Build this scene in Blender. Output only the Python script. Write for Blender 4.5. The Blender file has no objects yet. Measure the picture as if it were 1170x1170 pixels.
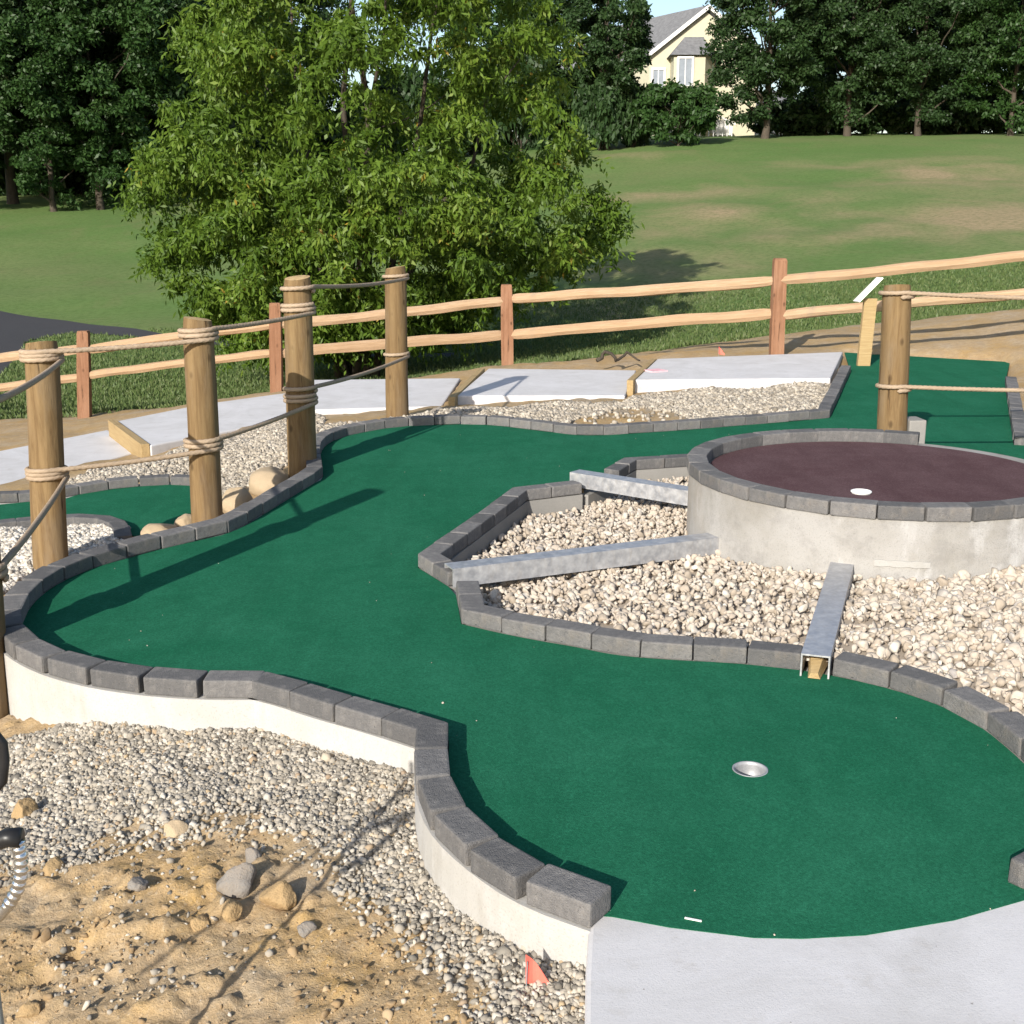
import bpy, bmesh, math, random
import numpy as np
from mathutils import Vector
from mathutils.geometry import tessellate_polygon
R = math.radians
rng = np.random.default_rng(7); random.seed(7)
S = bpy.context.scene; COL = S.collection

# ------------------------------------------------------------------ camera
CAMH, PITCH, F = 1.63, R(14), 1400.0
cd = bpy.data.cameras.new('camera'); cam = bpy.data.objects.new('camera', cd); COL.objects.link(cam)
cam.location = (0, 0, CAMH); cam.rotation_euler = (math.pi/2-PITCH, 0, 0)
cd.sensor_width = 36; cd.lens = F/1170*36; cd.clip_end = 2000; cd.clip_start = .05
S.camera = cam
def ray(px, py):
    a, b = (px-585)/F, -(py-585)/F
    return Vector((a, math.cos(PITCH)+b*math.sin(PITCH), -math.sin(PITCH)+b*math.cos(PITCH)))
def P(px, py, z=0.0):           # a measured point of the photograph on the level z
    d = ray(px, py); t = (z-CAMH)/d.z
    return Vector((d.x*t, d.y*t, z))
def PY(px, py, Y):              # the same at the distance Y
    d = ray(px, py); t = Y/d.y
    return Vector((d.x*t, Y, CAMH+d.z*t))

# ------------------------------------------------------------------ light
SUN_EL, SUN_AZ = R(24.8), R(23)   # shadows fall towards (sin az, cos az)
w = bpy.data.worlds.new('World'); S.world = w; w.use_nodes = True
nt = w.node_tree; sky = nt.nodes.new('ShaderNodeTexSky'); sky.sky_type = 'NISHITA'; sky.sun_disc = False
sky.sun_elevation = SUN_EL; sky.sun_rotation = math.pi+SUN_AZ; sky.air_density = 1.0; sky.dust_density = 1.2
nt.links.new(sky.outputs[0], nt.nodes['Background'].inputs[0]); nt.nodes['Background'].inputs[1].default_value = .115
sl = bpy.data.lights.new('sun', 'SUN'); sl.energy = 4.6; sl.angle = R(.53); sl.color = (1, .945, .85)
so = bpy.data.objects.new('sun', sl); COL.objects.link(so)
dv = Vector((math.sin(SUN_AZ)*math.cos(SUN_EL), math.cos(SUN_AZ)*math.cos(SUN_EL), -math.sin(SUN_EL)))
so.rotation_euler = dv.to_track_quat('-Z', 'Y').to_euler()
S.view_settings.view_transform = 'Standard'; S.view_settings.look = 'None'; S.view_settings.gamma = 1
S.view_settings.exposure = .62

# ------------------------------------------------------------------ materials
class NB:
    def __init__(s, name):
        s.m = bpy.data.materials.new(name); s.m.use_nodes = True; s.t = s.m.node_tree; s.n = s.t.nodes
        s.b = s.n['Principled BSDF']; s.tc = s.n.new('ShaderNodeTexCoord')
    def link(s, a, b): s.t.links.new(a, b)
    def noise(s, scale, detail=6, rough=.6, coord='Object', stretch=None, dist=0):
        n = s.n.new('ShaderNodeTexNoise'); n.inputs['Scale'].default_value = scale; n.inputs['Detail'].default_value = detail
        n.inputs['Roughness'].default_value = rough; n.inputs['Distortion'].default_value = dist
        c = s.tc.outputs[coord]
        if stretch:
            m = s.n.new('ShaderNodeMapping'); m.inputs['Scale'].default_value = stretch; s.link(c, m.inputs[0]); c = m.outputs[0]
        s.link(c, n.inputs['Vector']); return n.outputs['Fac']
    def ramp(s, fac, stops):
        r = s.n.new('ShaderNodeValToRGB'); e = r.color_ramp.elements
        while len(e) < len(stops): e.new(.5)
        for k, (p, c) in enumerate(stops):
            e[k].position = p; e[k].color = (c, c, c, 1) if not hasattr(c, '__len__') else (*c, 1)
        s.link(fac, r.inputs[0]); return r.outputs[0]
    def mix(s, fac, a, b, mode='MIX'):
        m = s.n.new('ShaderNodeMix'); m.data_type = 'RGBA'; m.blend_type = mode
        if isinstance(fac, (int, float)): m.inputs[0].default_value = fac
        else: s.link(fac, m.inputs[0])
        for k, v in ((6, a), (7, b)):
            if hasattr(v, 'is_linked') or hasattr(v, 'links'): s.link(v, m.inputs[k])
            else: m.inputs[k].default_value = (*v, 1)
        return m.outputs[2]
    def attr(s, name):
        a = s.n.new('ShaderNodeAttribute'); a.attribute_name = name; return a.outputs['Fac']
    def rand(s):
        return s.n.new('ShaderNodeObjectInfo').outputs['Random']
    def math(s, op, a, b):
        m = s.n.new('ShaderNodeMath'); m.operation = op
        for k, v in ((0, a), (1, b)):
            if isinstance(v, (int, float)): m.inputs[k].default_value = v
            else: s.link(v, m.inputs[k])
        return m.outputs[0]
    def bump(s, h, strength=.4, dist=.01):
        b = s.n.new('ShaderNodeBump'); b.inputs['Strength'].default_value = strength; b.inputs['Distance'].default_value = dist
        s.link(h, b.inputs['Height']); s.link(b.outputs[0], s.b.inputs['Normal'])
    def color(s, c):
        if hasattr(c, '__len__'): s.b.inputs['Base Color'].default_value = (*c, 1)
        else: s.link(c, s.b.inputs['Base Color'])
    def done(s, rough=.9, metal=0, spec=.3):
        s.b.inputs['Roughness'].default_value = rough; s.b.inputs['Metallic'].default_value = metal
        s.b.inputs['Specular IOR Level'].default_value = spec; return s.m
def sc(c, k): return tuple(v*k for v in c)

def mat_simple(name, c, rough=.7, metal=0, var=.15, scale=20, bump=.15, spec=.3):
    b = NB(name); n = b.noise(scale)
    b.color(b.ramp(n, [(.3, sc(c, 1-var)), (.7, sc(c, 1+var))])); b.bump(n, bump, .004); return b.done(rough, metal, spec)
def mat_carpet(name, c, c2):
    b = NB(name); big = b.noise(1.3, 6, .68, dist=.8); fine = b.noise(330, 2); f2 = b.noise(120, 4, .75); mid = b.noise(9, 7, .72, dist=.5); br = b.noise(5, 5, .65, stretch=(1, .18, 1), dist=.3)
    k = b.mix(b.ramp(big, [(.38, 0), (.68, 1)]), c, c2)
    k = b.mix(b.ramp(mid, [(.48, 0), (.78, .55)]), k, sc(c2, 1.28)); k = b.mix(b.ramp(br, [(.36, .35), (.52, 0)]), k, sc(c, .72))
    k = b.mix(b.ramp(f2, [(.36, .55), (.56, 0)]), k, sc(c, .55)); k = b.mix(b.ramp(f2, [(.56, 0), (.76, .5)]), k, sc(c2, 1.55)); k = b.mix(b.ramp(fine, [(.3, .5), (.6, 0)]), k, sc(c, .45))
    b.color(k); b.bump(b.math('ADD', fine, f2), .4, .004); return b.done(1, 0, .04)
def mat_paver():
    b = NB('paver_concrete'); n = b.noise(38, 8, .7); f = b.noise(300, 3); st = b.noise(16, 5, .6, stretch=(1, 1, .25))
    k = b.mix(b.rand(), (.10, .098, .099), (.195, .187, .183))
    k = b.mix(b.ramp(n, [(.35, .5), (.6, 0)]), k, (.08, .08, .083))
    k = b.mix(b.ramp(st, [(.55, 0), (.72, .35)]), k, (.32, .30, .28))
    k = b.mix(b.ramp(f, [(.62, 0), (.72, .6)]), k, (.3, .29, .28))
    d = b.noise(7, 6, .7); k = b.mix(b.ramp(d, [(.55, 0), (.75, .45)]), k, (.22, .185, .145)); pit = b.noise(110, 3, .6); k = b.mix(b.ramp(pit, [(.27, .8), (.34, 0)]), k, (.035, .035, .035))
    b.color(k); b.bump(b.math('ADD', n, b.math('ADD', f, pit)), .7, .006); return b.done(.92)
def mat_concrete(name, c, stain, bump=.25, amount=.6):
    b = NB(name); big = b.noise(2.3, 7, .65, dist=.8); mid = b.noise(11, 6, .7); f = b.noise(180, 4)
    k = b.mix(b.ramp(big, [(.42, 0), (.75, amount)]), c, stain)
    k = b.mix(b.ramp(mid, [(.5, 0), (.75, .35)]), k, sc(c, 1.12))
    k = b.mix(b.ramp(f, [(.3, .35), (.5, 0)]), k, sc(stain, .85))
    b.color(k); b.bump(b.math('ADD', mid, f), bump, .004); return b.done(.93)
def mat_wood(name, c1, c2, c3, bump=.5, knots=True):
    b = NB(name); g = b.noise(5, 9, .68, stretch=(6, 6, .45), dist=.6); g2 = b.noise(3, 4, .6, stretch=(3, 3, .8)); f = b.noise(60, 5, .7, stretch=(4, 4, .15))
    k = b.mix(b.ramp(g, [(.35, 0), (.68, 1)]), c1, c2)
    k = b.mix(b.ramp(g2, [(.48, 0), (.75, .65)]), k, c3)
    k = b.mix(b.ramp(f, [(.55, 0), (.75, .5)]), k, sc(c2, .45))
    if knots:
        kv = b.n.new('ShaderNodeTexVoronoi'); kv.inputs['Scale'].default_value = 5.5; mp = b.n.new('ShaderNodeMapping'); mp.inputs['Scale'].default_value = (1.3, 1.3, .75)
        b.link(b.tc.outputs['Object'], mp.inputs[0]); b.link(mp.outputs[0], kv.inputs['Vector']); k = b.mix(b.ramp(kv.outputs['Distance'], [(.05, .8), (.13, 0)]), k, sc(c2, .35))
        ck = b.noise(7, 3, .5, stretch=(7, 7, .35)); k = b.mix(b.ramp(ck, [(.655, 0), (.68, .85)]), k, sc(c2, .22))
    k = b.mix(b.math('MULTIPLY', b.rand(), .5), k, sc(c2, .95))
    b.color(k); b.bump(b.math('ADD', g, f), bump, .008); return b.done(.85)
def mat_rail(name, c1, c2, c3):      # grain runs along local X
    b = NB(name); g = b.noise(8, 9, .65, stretch=(.5, 8, 8), dist=.5); f = b.noise(50, 5, .7, stretch=(.2, 4, 4)); kn = b.noise(4, 3, .6)
    k = b.mix(b.ramp(g, [(.35, 0), (.68, 1)]), c1, c2); k = b.mix(b.ramp(f, [(.5, 0), (.75, .6)]), k, c3)
    k = b.mix(b.ramp(kn, [(.62, 0), (.72, .6)]), k, sc(c3, .6)); k = b.mix(b.math('MULTIPLY', b.rand(), .4), k, c2)
    b.color(k); b.bump(b.math('ADD', g, f), .5, .008); return b.done(.85)
def mat_stones(name, stops, rough=.9):
    b = NB(name); n = b.noise(60, 5, .7)
    k = b.ramp(b.attr('rnd'), stops); k = b.mix(b.ramp(n, [(.4, .35), (.65, 0)]), k, (.26, .22, .17))
    b.color(k); b.bump(n, .4, .003); return b.done(rough)
def mat_leaf(name, stops, trans=.3):
    b = NB(name); k = b.ramp(b.attr('rnd'), stops); b.color(k); b.done(.5, 0, .3)
    t = b.n.new('ShaderNodeBsdfTranslucent'); b.link(k, t.inputs[0]); m = b.n.new('ShaderNodeMixShader'); m.inputs[0].default_value = trans
    b.link(b.b.outputs[0], m.inputs[1]); b.link(t.outputs[0], m.inputs[2]); b.link(m.outputs[0], b.n['Material Output'].inputs[0]); return b.m
def mat_galv():
    b = NB('galvanised_steel'); n = b.noise(24, 4, .6); st = b.noise(10, 6, .7, stretch=(5, 5, 1.2)); v = b.n.new('ShaderNodeTexVoronoi'); v.inputs['Scale'].default_value = 60
    b.link(b.tc.outputs['Object'], v.inputs['Vector'])
    k = b.mix(b.ramp(n, [(.35, 0), (.7, 1)]), (.36, .37, .40), (.56, .56, .57)); k = b.mix(b.ramp(st, [(.5, 0), (.75, .55)]), k, (.44, .40, .36))
    k = b.mix(b.ramp(v.outputs['Distance'], [(.1, .25), (.6, 0)]), k, (.62, .63, .65)); b.color(k); b.bump(n, .1, .003)
    b.link(b.ramp(n, [(.3, .38), (.7, .6)]), b.b.inputs['Roughness']); b.b.inputs['Metallic'].default_value = .6; return b.m

M = {}
M['carpet'] = mat_carpet('green_carpet', (.015, .128, .066), (.026, .160, .089))
M['purple'] = mat_carpet('purple_carpet', (.105, .060, .064), (.145, .092, .096))
M['paver'] = mat_paver()
def mat_footing():
    b = NB('whitewashed_concrete'); big = b.noise(2.3, 7, .65, dist=.8); mid = b.noise(10, 7, .72); f = b.noise(160, 4); st = b.noise(5, 6, .65, stretch=(2, 2, .4), dist=.4)
    k = b.mix(b.ramp(big, [(.42, 0), (.7, .7)]), (.42, .41, .395), (.35, .33, .295)); k = b.mix(b.ramp(mid, [(.5, 0), (.7, .6)]), k, (.46, .45, .44)); k = b.mix(b.ramp(st, [(.55, 0), (.72, .5)]), k, (.31, .285, .245))
    k = b.mix(b.ramp(f, [(.3, .5), (.45, 0)]), k, (.25, .23, .20))
    sx = b.n.new('ShaderNodeSeparateXYZ'); g = b.n.new('ShaderNodeNewGeometry'); b.link(g.outputs['Position'], sx.inputs[0])
    hgt = b.math('ADD', b.math('MULTIPLY', sx.outputs['Z'], -6.0), b.math('MULTIPLY', mid, .9))
    k = b.mix(b.ramp(hgt, [(1.05, 0), (1.9, .55)]), k, (.32, .275, .21)); b.color(k); b.bump(b.math('ADD', mid, f), .3, .004); return b.done(.93)
M['footing'] = mat_footing()
M['greyfoot'] = mat_concrete('grey_footing_concrete', (.26, .25, .235), (.19, .18, .165), .3, .6)
def mat_slab():
    b = NB('pale_slab_concrete'); big = b.noise(1.6, 8, .7, dist=1.2); mid = b.noise(7, 7, .72); br = b.noise(30, 4, .6, stretch=(.25, 6, 1)); f = b.noise(220, 4, .7); pit = b.noise(45, 3, .5)
    k = b.mix(b.ramp(big, [(.38, 0), (.66, 1)]), (.585, .57, .575), (.49, .475, .47)); k = b.mix(b.ramp(mid, [(.52, 0), (.72, .5)]), k, (.63, .615, .61)); k = b.mix(b.ramp(mid, [(.30, .6), (.44, 0)]), k, (.43, .405, .38))
    k = b.mix(b.ramp(br, [(.35, .1), (.55, 0)]), k, (.46, .45, .44)); k = b.mix(b.ramp(f, [(.32, .4), (.46, 0)]), k, (.40, .385, .37)); k = b.mix(b.ramp(pit, [(.24, .8), (.27, 0)]), k, (.25, .23, .21))
    b.color(k); b.bump(b.math('ADD', b.math('MULTIPLY', br, .25), b.math('ADD', mid, f)), .25, .004); return b.done(.93)
M['slab'] = mat_slab()
def mat_drum():
    b = NB('stained_concrete'); big = b.noise(2.1, 7, .65, dist=1.0); mid = b.noise(9, 7, .7); f = b.noise(170, 4); st = b.noise(2.6, 5, .6, stretch=(2.2, 2.2, .8), dist=.5); br = b.noise(1.7, 4, .5, stretch=(1.5, 1.5, .35))
    k = b.mix(b.ramp(big, [(.40, 0), (.7, 1)]), (.315, .302, .285), (.24, .225, .20)); k = b.mix(b.ramp(br, [(.58, 0), (.74, .6)]), k, (.22, .17, .115))
    k = b.mix(b.ramp(st, [(.54, 0), (.70, .8)]), k, (.45, .44, .43)); k = b.mix(b.ramp(mid, [(.35, .4), (.5, 0)]), k, (.17, .16, .15)); k = b.mix(b.ramp(f, [(.3, .4), (.45, 0)]), k, (.13, .12, .11))
    b.color(k); b.bump(b.math('ADD', mid, f), .4, .006); return b.done(.93)
M['drum'] = mat_drum()
M['mortar'] = mat_concrete('pale_mortar', (.36, .35, .335), (.28, .265, .24), .4, .9)
M['post'] = mat_wood('round_post_timber', (.27, .185, .09), (.125, .075, .032), (.235, .19, .135))
M['posttop'] = mat_wood('post_end_grain', (.5, .36, .19), (.36, .24, .11), (.42, .3, .16), .3)
M['redpost'] = mat_wood('red_cedar_post', (.275, .145, .085), (.18, .085, .045), (.32, .19, .12))
M['rail'] = mat_rail('cedar_rail', (.42, .30, .195), (.31, .195, .11), (.47, .37, .265))
M['form'] = mat_rail('form_board', (.42, .31, .16), (.30, .205, .095), (.36, .25, .12))
M['galv'] = mat_galv()
M['white'] = mat_simple('white_plastic', (.78, .77, .74), .5, 0, .04)
M['cupmetal'] = mat_simple('dull_cup_metal', (.34, .34, .35), .5, .35, .2, 30)
M['black'] = mat_simple('black_rubber', (.016, .016, .017), .38, 0, .2)
M['chrome'] = mat_simple('chrome', (.62, .63, .66), .18, .95, .1)
M['greypole'] = mat_simple('grey_painted_metal', (.25, .29, .31), .45, .3, .1)
M['pink'] = mat_simple('pink_vinyl', (.85, .16, .12), .5, 0, .1)
M['rope'] = mat_rail('manila_rope', (.42, .325, .235), (.29, .215, .145), (.50, .41, .32))
M['boulder'] = mat_concrete('tan_boulder', (.40, .31, .205), (.31, .235, .15), .5, .9)
M['lump'] = mat_concrete('sandy_lump', (.36, .25, .13), (.28, .19, .095), 1.0, .9)
M['greyrock'] = mat_concrete('grey_rock', (.21, .195, .18), (.28, .21, .14), .8, .8)
M['asphalt'] = mat_simple('asphalt', (.042, .041, .044), .95, 0, .2, 30, .4)
M['cream'] = mat_simple('cream_siding', (.50, .465, .345), .8, 0, .04, 3)
M['trim'] = mat_simple('white_trim', (.80, .78, .74), .6, 0, .03)
M['shingle'] = mat_simple('grey_shingles', (.17, .17, .175), .9, 0, .25, 4, .3)
M['glass'] = mat_simple('window_glass', (.27, .30, .34), .12, 0, .1, 3, 0, .6)
M['bark'] = mat_wood('bark', (.085, .068, .05), (.045, .036, .027), (.115, .094, .072), .9)
M['stone_grey'] = mat_stones('crushed_grey_gravel', [(0, (.10, .095, .085)), (.15, (.20, .185, .16)), (.4, (.31, .28, .235)), (.7, (.39, .355, .30)), (.9, (.54, .50, .44)), (.95, (.40, .30, .18)), (1, (.30, .22, .15))])
M['stone_far'] = mat_stones('beige_gravel', [(0, (.15, .13, .105)), (.3, (.29, .255, .21)), (.7, (.42, .37, .30)), (1, (.53, .48, .41))])
M['stone_cream'] = mat_stones('cream_river_gravel', [(0, (.33, .275, .215)), (.3, (.43, .365, .30)), (.7, (.50, .435, .365)), (.93, (.58, .53, .46)), (1, (.36, .33, .31))])
M['stone_white'] = mat_stones('white_gravel', [(0, (.30, .27, .23)), (.3, (.5, .46, .4)), (.7, (.66, .61, .54)), (1, (.76, .72, .65))])
M['clod'] = mat_stones('sandy_clods', [(0, (.16, .10, .045)), (.5, (.28, .185, .09)), (.85, (.37, .265, .145)), (1, (.42, .37, .30))])
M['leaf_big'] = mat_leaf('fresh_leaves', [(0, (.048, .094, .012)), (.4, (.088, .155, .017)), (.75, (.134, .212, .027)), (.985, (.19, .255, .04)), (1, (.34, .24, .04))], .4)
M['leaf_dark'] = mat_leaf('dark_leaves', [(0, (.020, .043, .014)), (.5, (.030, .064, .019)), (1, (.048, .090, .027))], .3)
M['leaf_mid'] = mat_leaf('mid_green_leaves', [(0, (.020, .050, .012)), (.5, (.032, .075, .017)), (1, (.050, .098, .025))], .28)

# ------------------------------------------------------------------ object helpers
WL = {}
def tag(o, label=None, cat=None, group=None, kind=None):
    if label: o['label'] = label
    if cat: o['category'] = cat
    if group: o['group'] = group
    if kind: o['kind'] = kind
    return o
def thing(name, label, cat, loc=(0, 0, 0), group=None):
    o = bpy.data.objects.new(name, None); COL.objects.link(o); o.location = loc; o.empty_display_size = .1
    WL[o.name] = Vector(loc); return tag(o, label, cat, group)
def link(name, me, m, parent=None, loc=(0, 0, 0)):
    """me holds coordinates relative to loc (a world position)"""
    o = bpy.data.objects.new(name, me); COL.objects.link(o)
    if m: me.materials.append(m)
    L = Vector(loc); WL[o.name] = L.copy()
    if parent: o.parent = parent; L = L-WL[parent.name]
    o.location = L; return o
def smooth(me): me.polygons.foreach_set('use_smooth', [True]*len(me.polygons))
def np_mesh(name, V, Fc, rnd=None, vattr=None, smooth_=False):
    V = np.asarray(V, np.float32); Fc = np.asarray(Fc, np.int32); me = bpy.data.meshes.new(name)
    n, k = Fc.shape
    me.vertices.add(len(V)); me.vertices.foreach_set('co', V.ravel()); me.loops.add(n*k); me.loops.foreach_set('vertex_index', Fc.ravel())
    me.polygons.add(n); me.polygons.foreach_set('loop_start', np.arange(0, n*k, k, dtype=np.int32)); me.polygons.foreach_set('loop_total', np.full(n, k, np.int32))
    if smooth_: me.polygons.foreach_set('use_smooth', np.ones(n, bool))
    me.update(calc_edges=True)
    if rnd is not None:
        a = me.attributes.new('rnd', 'FLOAT', 'FACE'); a.data.foreach_set('value', np.asarray(rnd, np.float32))
    for kx, v in (vattr or {}).items():
        a = me.attributes.new(kx, 'FLOAT', 'POINT'); a.data.foreach_set('value', np.asarray(v, np.float32))
    me.validate(); return me
class MB:
    def __init__(s): s.v = []; s.f = []
    def add(s, vs, fs):
        o = len(s.v); s.v += [tuple(v) for v in vs]; s.f += [tuple(i+o for i in f) for f in fs]; return s
    def prism(s, pts, z0, z1):
        """closed solid over a plan polygon (counter-clockwise), possibly concave"""
        pts = [Vector((p[0], p[1], 0)) for p in pts]; n = len(pts)
        a = sum(pts[i].x*pts[(i+1) % n].y-pts[(i+1) % n].x*pts[i].y for i in range(n))
        if a < 0: pts.reverse()
        tris = tessellate_polygon([pts]); T = []
        for t in tris:
            A, B, C_ = (pts[i] for i in t)
            if (B-A).cross(C_-A).z < 0: t = t[::-1]
            T.append(tuple(t))
        vs = [(p.x, p.y, z0) for p in pts]+[(p.x, p.y, z1) for p in pts]
        fs = [tuple(i+n for i in t) for t in T]+[tuple(t[::-1]) for t in T]+[(i, (i+1) % n, (i+1) % n+n, i+n) for i in range(n)]
        return s.add(vs, fs)
    def box(s, x0, x1, y0, y1, z0, z1): return s.prism([(x0, y0), (x1, y0), (x1, y1), (x0, y1)], z0, z1)
    def tube(s, pts, rad, seg=12, cap=True):
        pts = [Vector(p) for p in pts]; n = len(pts); rads = rad if hasattr(rad, '__len__') else [rad]*n
        up = None; rings = []
        for i in range(n):
            t = (pts[min(i+1, n-1)]-pts[max(i-1, 0)]).normalized()
            if up is None: up = t.orthogonal().normalized()
            up = (up-t*up.dot(t)).normalized(); sd = t.cross(up)
            rings.append([pts[i]+(up*math.cos(2*math.pi*k/seg)+sd*math.sin(2*math.pi*k/seg))*rads[i] for k in range(seg)])
        vs = [v for r in rings for v in r]; fs = []
        for i in range(n-1):
            for k in range(seg):
                k2 = (k+1) % seg; fs.append((i*seg+k, i*seg+k2, (i+1)*seg+k2, (i+1)*seg+k))
        if cap: fs.append(tuple(range(seg))[::-1]); fs.append(tuple((n-1)*seg+k for k in range(seg)))
        return s.add(vs, fs)
    def build(s, name, m, parent=None, loc=(0, 0, 0), sm=False):
        L = Vector(loc); me = bpy.data.meshes.new(name)
        me.from_pydata([tuple(Vector(v)-L) for v in s.v], [], s.f); me.update()
        if sm: smooth(me)
        return link(name, me, m, parent, loc)
def block_mesh(name, l, wd, h, bev=.006, jit=.0015, seed=0):
    bm = bmesh.new(); bmesh.ops.create_cube(bm, size=1)
    rr = random.Random(seed)
    for v in bm.verts: v.co = Vector((v.co.x*l+rr.uniform(-jit, jit), v.co.y*wd+rr.uniform(-jit, jit), v.co.z*h+rr.uniform(-jit, jit)*.6))
    if bev: bmesh.ops.bevel(bm, geom=bm.edges[:], offset=bev, segments=2, affect='EDGES', profile=.6)
    me = bpy.data.meshes.new(name); bm.to_mesh(me); bm.free(); return me
def oriented_block(name, c, yaw, l, wd, h, m, parent=None, bev=.006, jit=.0015, tilt=(0, 0), seed=0):
    me = block_mesh(name, l, wd, h, bev, jit, seed); o = link(name, me, m, parent, c)
    o.rotation_euler = (tilt[0], tilt[1], yaw); return o

# ------------------------------------------------------------------ value noise
def vnoise(x, y, seed=0):
    xi = np.floor(x).astype(np.int64); yi = np.floor(y).astype(np.int64); fx = x-xi; fy = y-yi
    fx = fx*fx*(3-2*fx); fy = fy*fy*(3-2*fy)
    def h(a, b):
        n = (a*374761393+b*668265263+seed*974634777) & 0xffffffff
        n = ((n ^ (n >> 13))*1274126177) & 0xffffffff
        return ((n ^ (n >> 16)) & 0xffff)/65535.0
    return (h(xi, yi)*(1-fx)+h(xi+1, yi)*fx)*(1-fy)+(h(xi, yi+1)*(1-fx)+h(xi+1, yi+1)*fx)*fy
def fbm(x, y, oc=4, seed=0, gain=.5):
    s = 0; a = 1; t = 0
    for k in range(oc): s = s+a*(vnoise(x*2**k+k*17.3, y*2**k+k*9.1, seed+k)-.5); t += a; a *= gain
    return s/t*2
def inpoly(x, y, poly):
    c = np.zeros(np.shape(x), bool); n = len(poly); j = n-1
    for i in range(n):
        xi, yi = poly[i][0], poly[i][1]; xj, yj = poly[j][0], poly[j][1]
        if yi != yj: c ^= ((yi > y) != (yj > y)) & (x < (xj-xi)*(y-yi)/(yj-yi)+xi)
        j = i
    return c

# ------------------------------------------------------------------ the outlines of the course
PH = .065; PW = .102
T_ = lambda l: [P(a, b, PH) for a, b in l]
Z_ = lambda l, z=0.0: [P(a, b, z) for a, b in l]
# each run: list of smooth pieces, sharp corners between them; carpet lies on the right hand side
A_pieces = [T_([(700,1014),(624,989),(574,958),(533,924),(516,893),(511,863),(513,826)]),
            T_([(513,826),(429,801),(374,787),(345,777),(304,767)]),
            T_([(304,767),(233,767),(177,763),(126,756),(79,745),(46,731),(27,717),(23,701),(28,684),(46,664),(72,648),(109,633),(144,624),(185,613),(231,603),(266,595),(300,576),(338,553),(358,541)])
            + Z_([(371,547),(366,530),(367,513),(386,501),(413,495),(439,490),(469,487),(505,486),(537,485),(571,487),(601,491),(635,495),(659,498),(691,498),(721,496),(784,492),(842,487),(895,483),(948,478)]),
            Z_([(948,478),(972,425)])]
B_pieces = [T_([(792,518),(713,523)]), T_([(713,523),(690,536)]), T_([(656,549),(586,557)]), T_([(586,557),(477,634)]), T_([(477,634),(512,655)]),
            Z_([(521,681),(527,714)]),
            Z_([(527,714),(569,724),(614,733),(657,740),(703,750),(763,755),(824,758),(886,763),(915,767)]),
            Z_([(950,773),(1006,785),(1061,802),(1112,824),(1170,872),(1200,908),(1216,940),(1212,972),(1180,1000),(1150,1010)])]
C_pieces = [Z_([(1148,438),(1151,462),(1158,509)])]
def resample(pts, step):
    L = [0]
    for a, b in zip(pts, pts[1:]): L.append(L[-1]+(b-a).length)
    n = max(1, round(L[-1]/step)); out = []
    for k in range(n+1):
        t = L[-1]*k/n; i = 0
        while i < len(L)-2 and L[i+1] < t: i += 1
        u = (t-L[i])/max(1e-9, L[i+1]-L[i]); out.append(pts[i].lerp(pts[i+1], u))
    return out
def smooth_poly(pts, it=2):
    pts = [Vector((p.x, p.y, 0)) for p in pts]
    if len(pts) < 4: return pts
    for _ in range(it):
        q = [pts[0]]
        for a, b in zip(pts, pts[1:]): q += [a.lerp(b, .25), a.lerp(b, .75)]
        q.append(pts[-1]); pts = q
    return pts
def left_normal(a, b):
    d = (b-a).normalized(); return Vector((-d.y, d.x, 0))
def offset_line(pts, d):
    out = []
    for i in range(len(pts)):
        a = pts[max(0, i-1)]; b = pts[min(len(pts)-1, i+1)]; out.append(pts[i]+left_normal(a, b)*d)
    return out
PAVN = [0]
def curb(label, pieces, group, zc=0.0, zbot=-.3, ph=PH, foot=M['footing'], footzs=None, step=.2, back=PW):
    pieces = [smooth_poly(p) for p in pieces]
    base = pieces[0][0].copy(); base.z = zc
    t = thing('paver_curb', label, 'curb', base, group)
    mb = MB()
    for p in pieces:
        q = resample(p, step)
        for a, b in zip(q, q[1:]):
            PAVN[0] += 1; rr = random.Random(PAVN[0])
            l = (b-a).length-.005; nrm = left_normal(a, b); c = (a+b)/2+nrm*(PW/2-.001+rr.uniform(-.002, .002))
            yaw = math.atan2(b.y-a.y, b.x-a.x)+rr.uniform(-.012, .012)
            oriented_block('paver', (c.x, c.y, zc+ph/2+.002+rr.uniform(-.001, .003)), yaw, l, PW-.004, ph, M['paver'], t, .007, .002, (rr.uniform(-.012, .012), rr.uniform(-.008, .008)), PAVN[0])
        f = resample(p, .06); f[0] = f[0].copy()
        inn = offset_line(f, .004); out = offset_line(f, back-.002)
        poly = inn+out[::-1]
        vs = []; fs = []
        n = len(f)
        for i in range(n): vs += [(inn[i].x, inn[i].y, zbot), (out[i].x, out[i].y, zbot), (out[i].x, out[i].y, zc), (inn[i].x, inn[i].y, zc)]
        for i in range(n-1):
            o = i*4
            for k in range(4): fs.append((o+k, o+(k+1) % 4, o+4+(k+1) % 4, o+4+k))
        fs += [(3, 2, 1, 0), ((n-1)*4, (n-1)*4+1, (n-1)*4+2, (n-1)*4+3)]
        mb.add(vs, fs)
    for pa, pb in zip(pieces, pieces[1:]):
        a, b = pa[-1], pb[0]
        if (b-a).length > .02:
            nn = left_normal(a, b); q = [a+nn*.006, b+nn*.006, b+nn*(back-.006), a+nn*(back-.006)]; mb.prism(q, zbot, zc-.012)
    o = mb.build('footing_wall', foot, t, base)
    bm = bmesh.new(); bm.from_mesh(o.data); bmesh.ops.recalc_face_normals(bm, faces=bm.faces[:]); bm.to_mesh(o.data); bm.free()
    return t, pieces
G_C = 'paver curbs around the putting greens'
tA, pA = curb('long paver curb on white footing around left and far sides of the large green', A_pieces, G_C)
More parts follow.
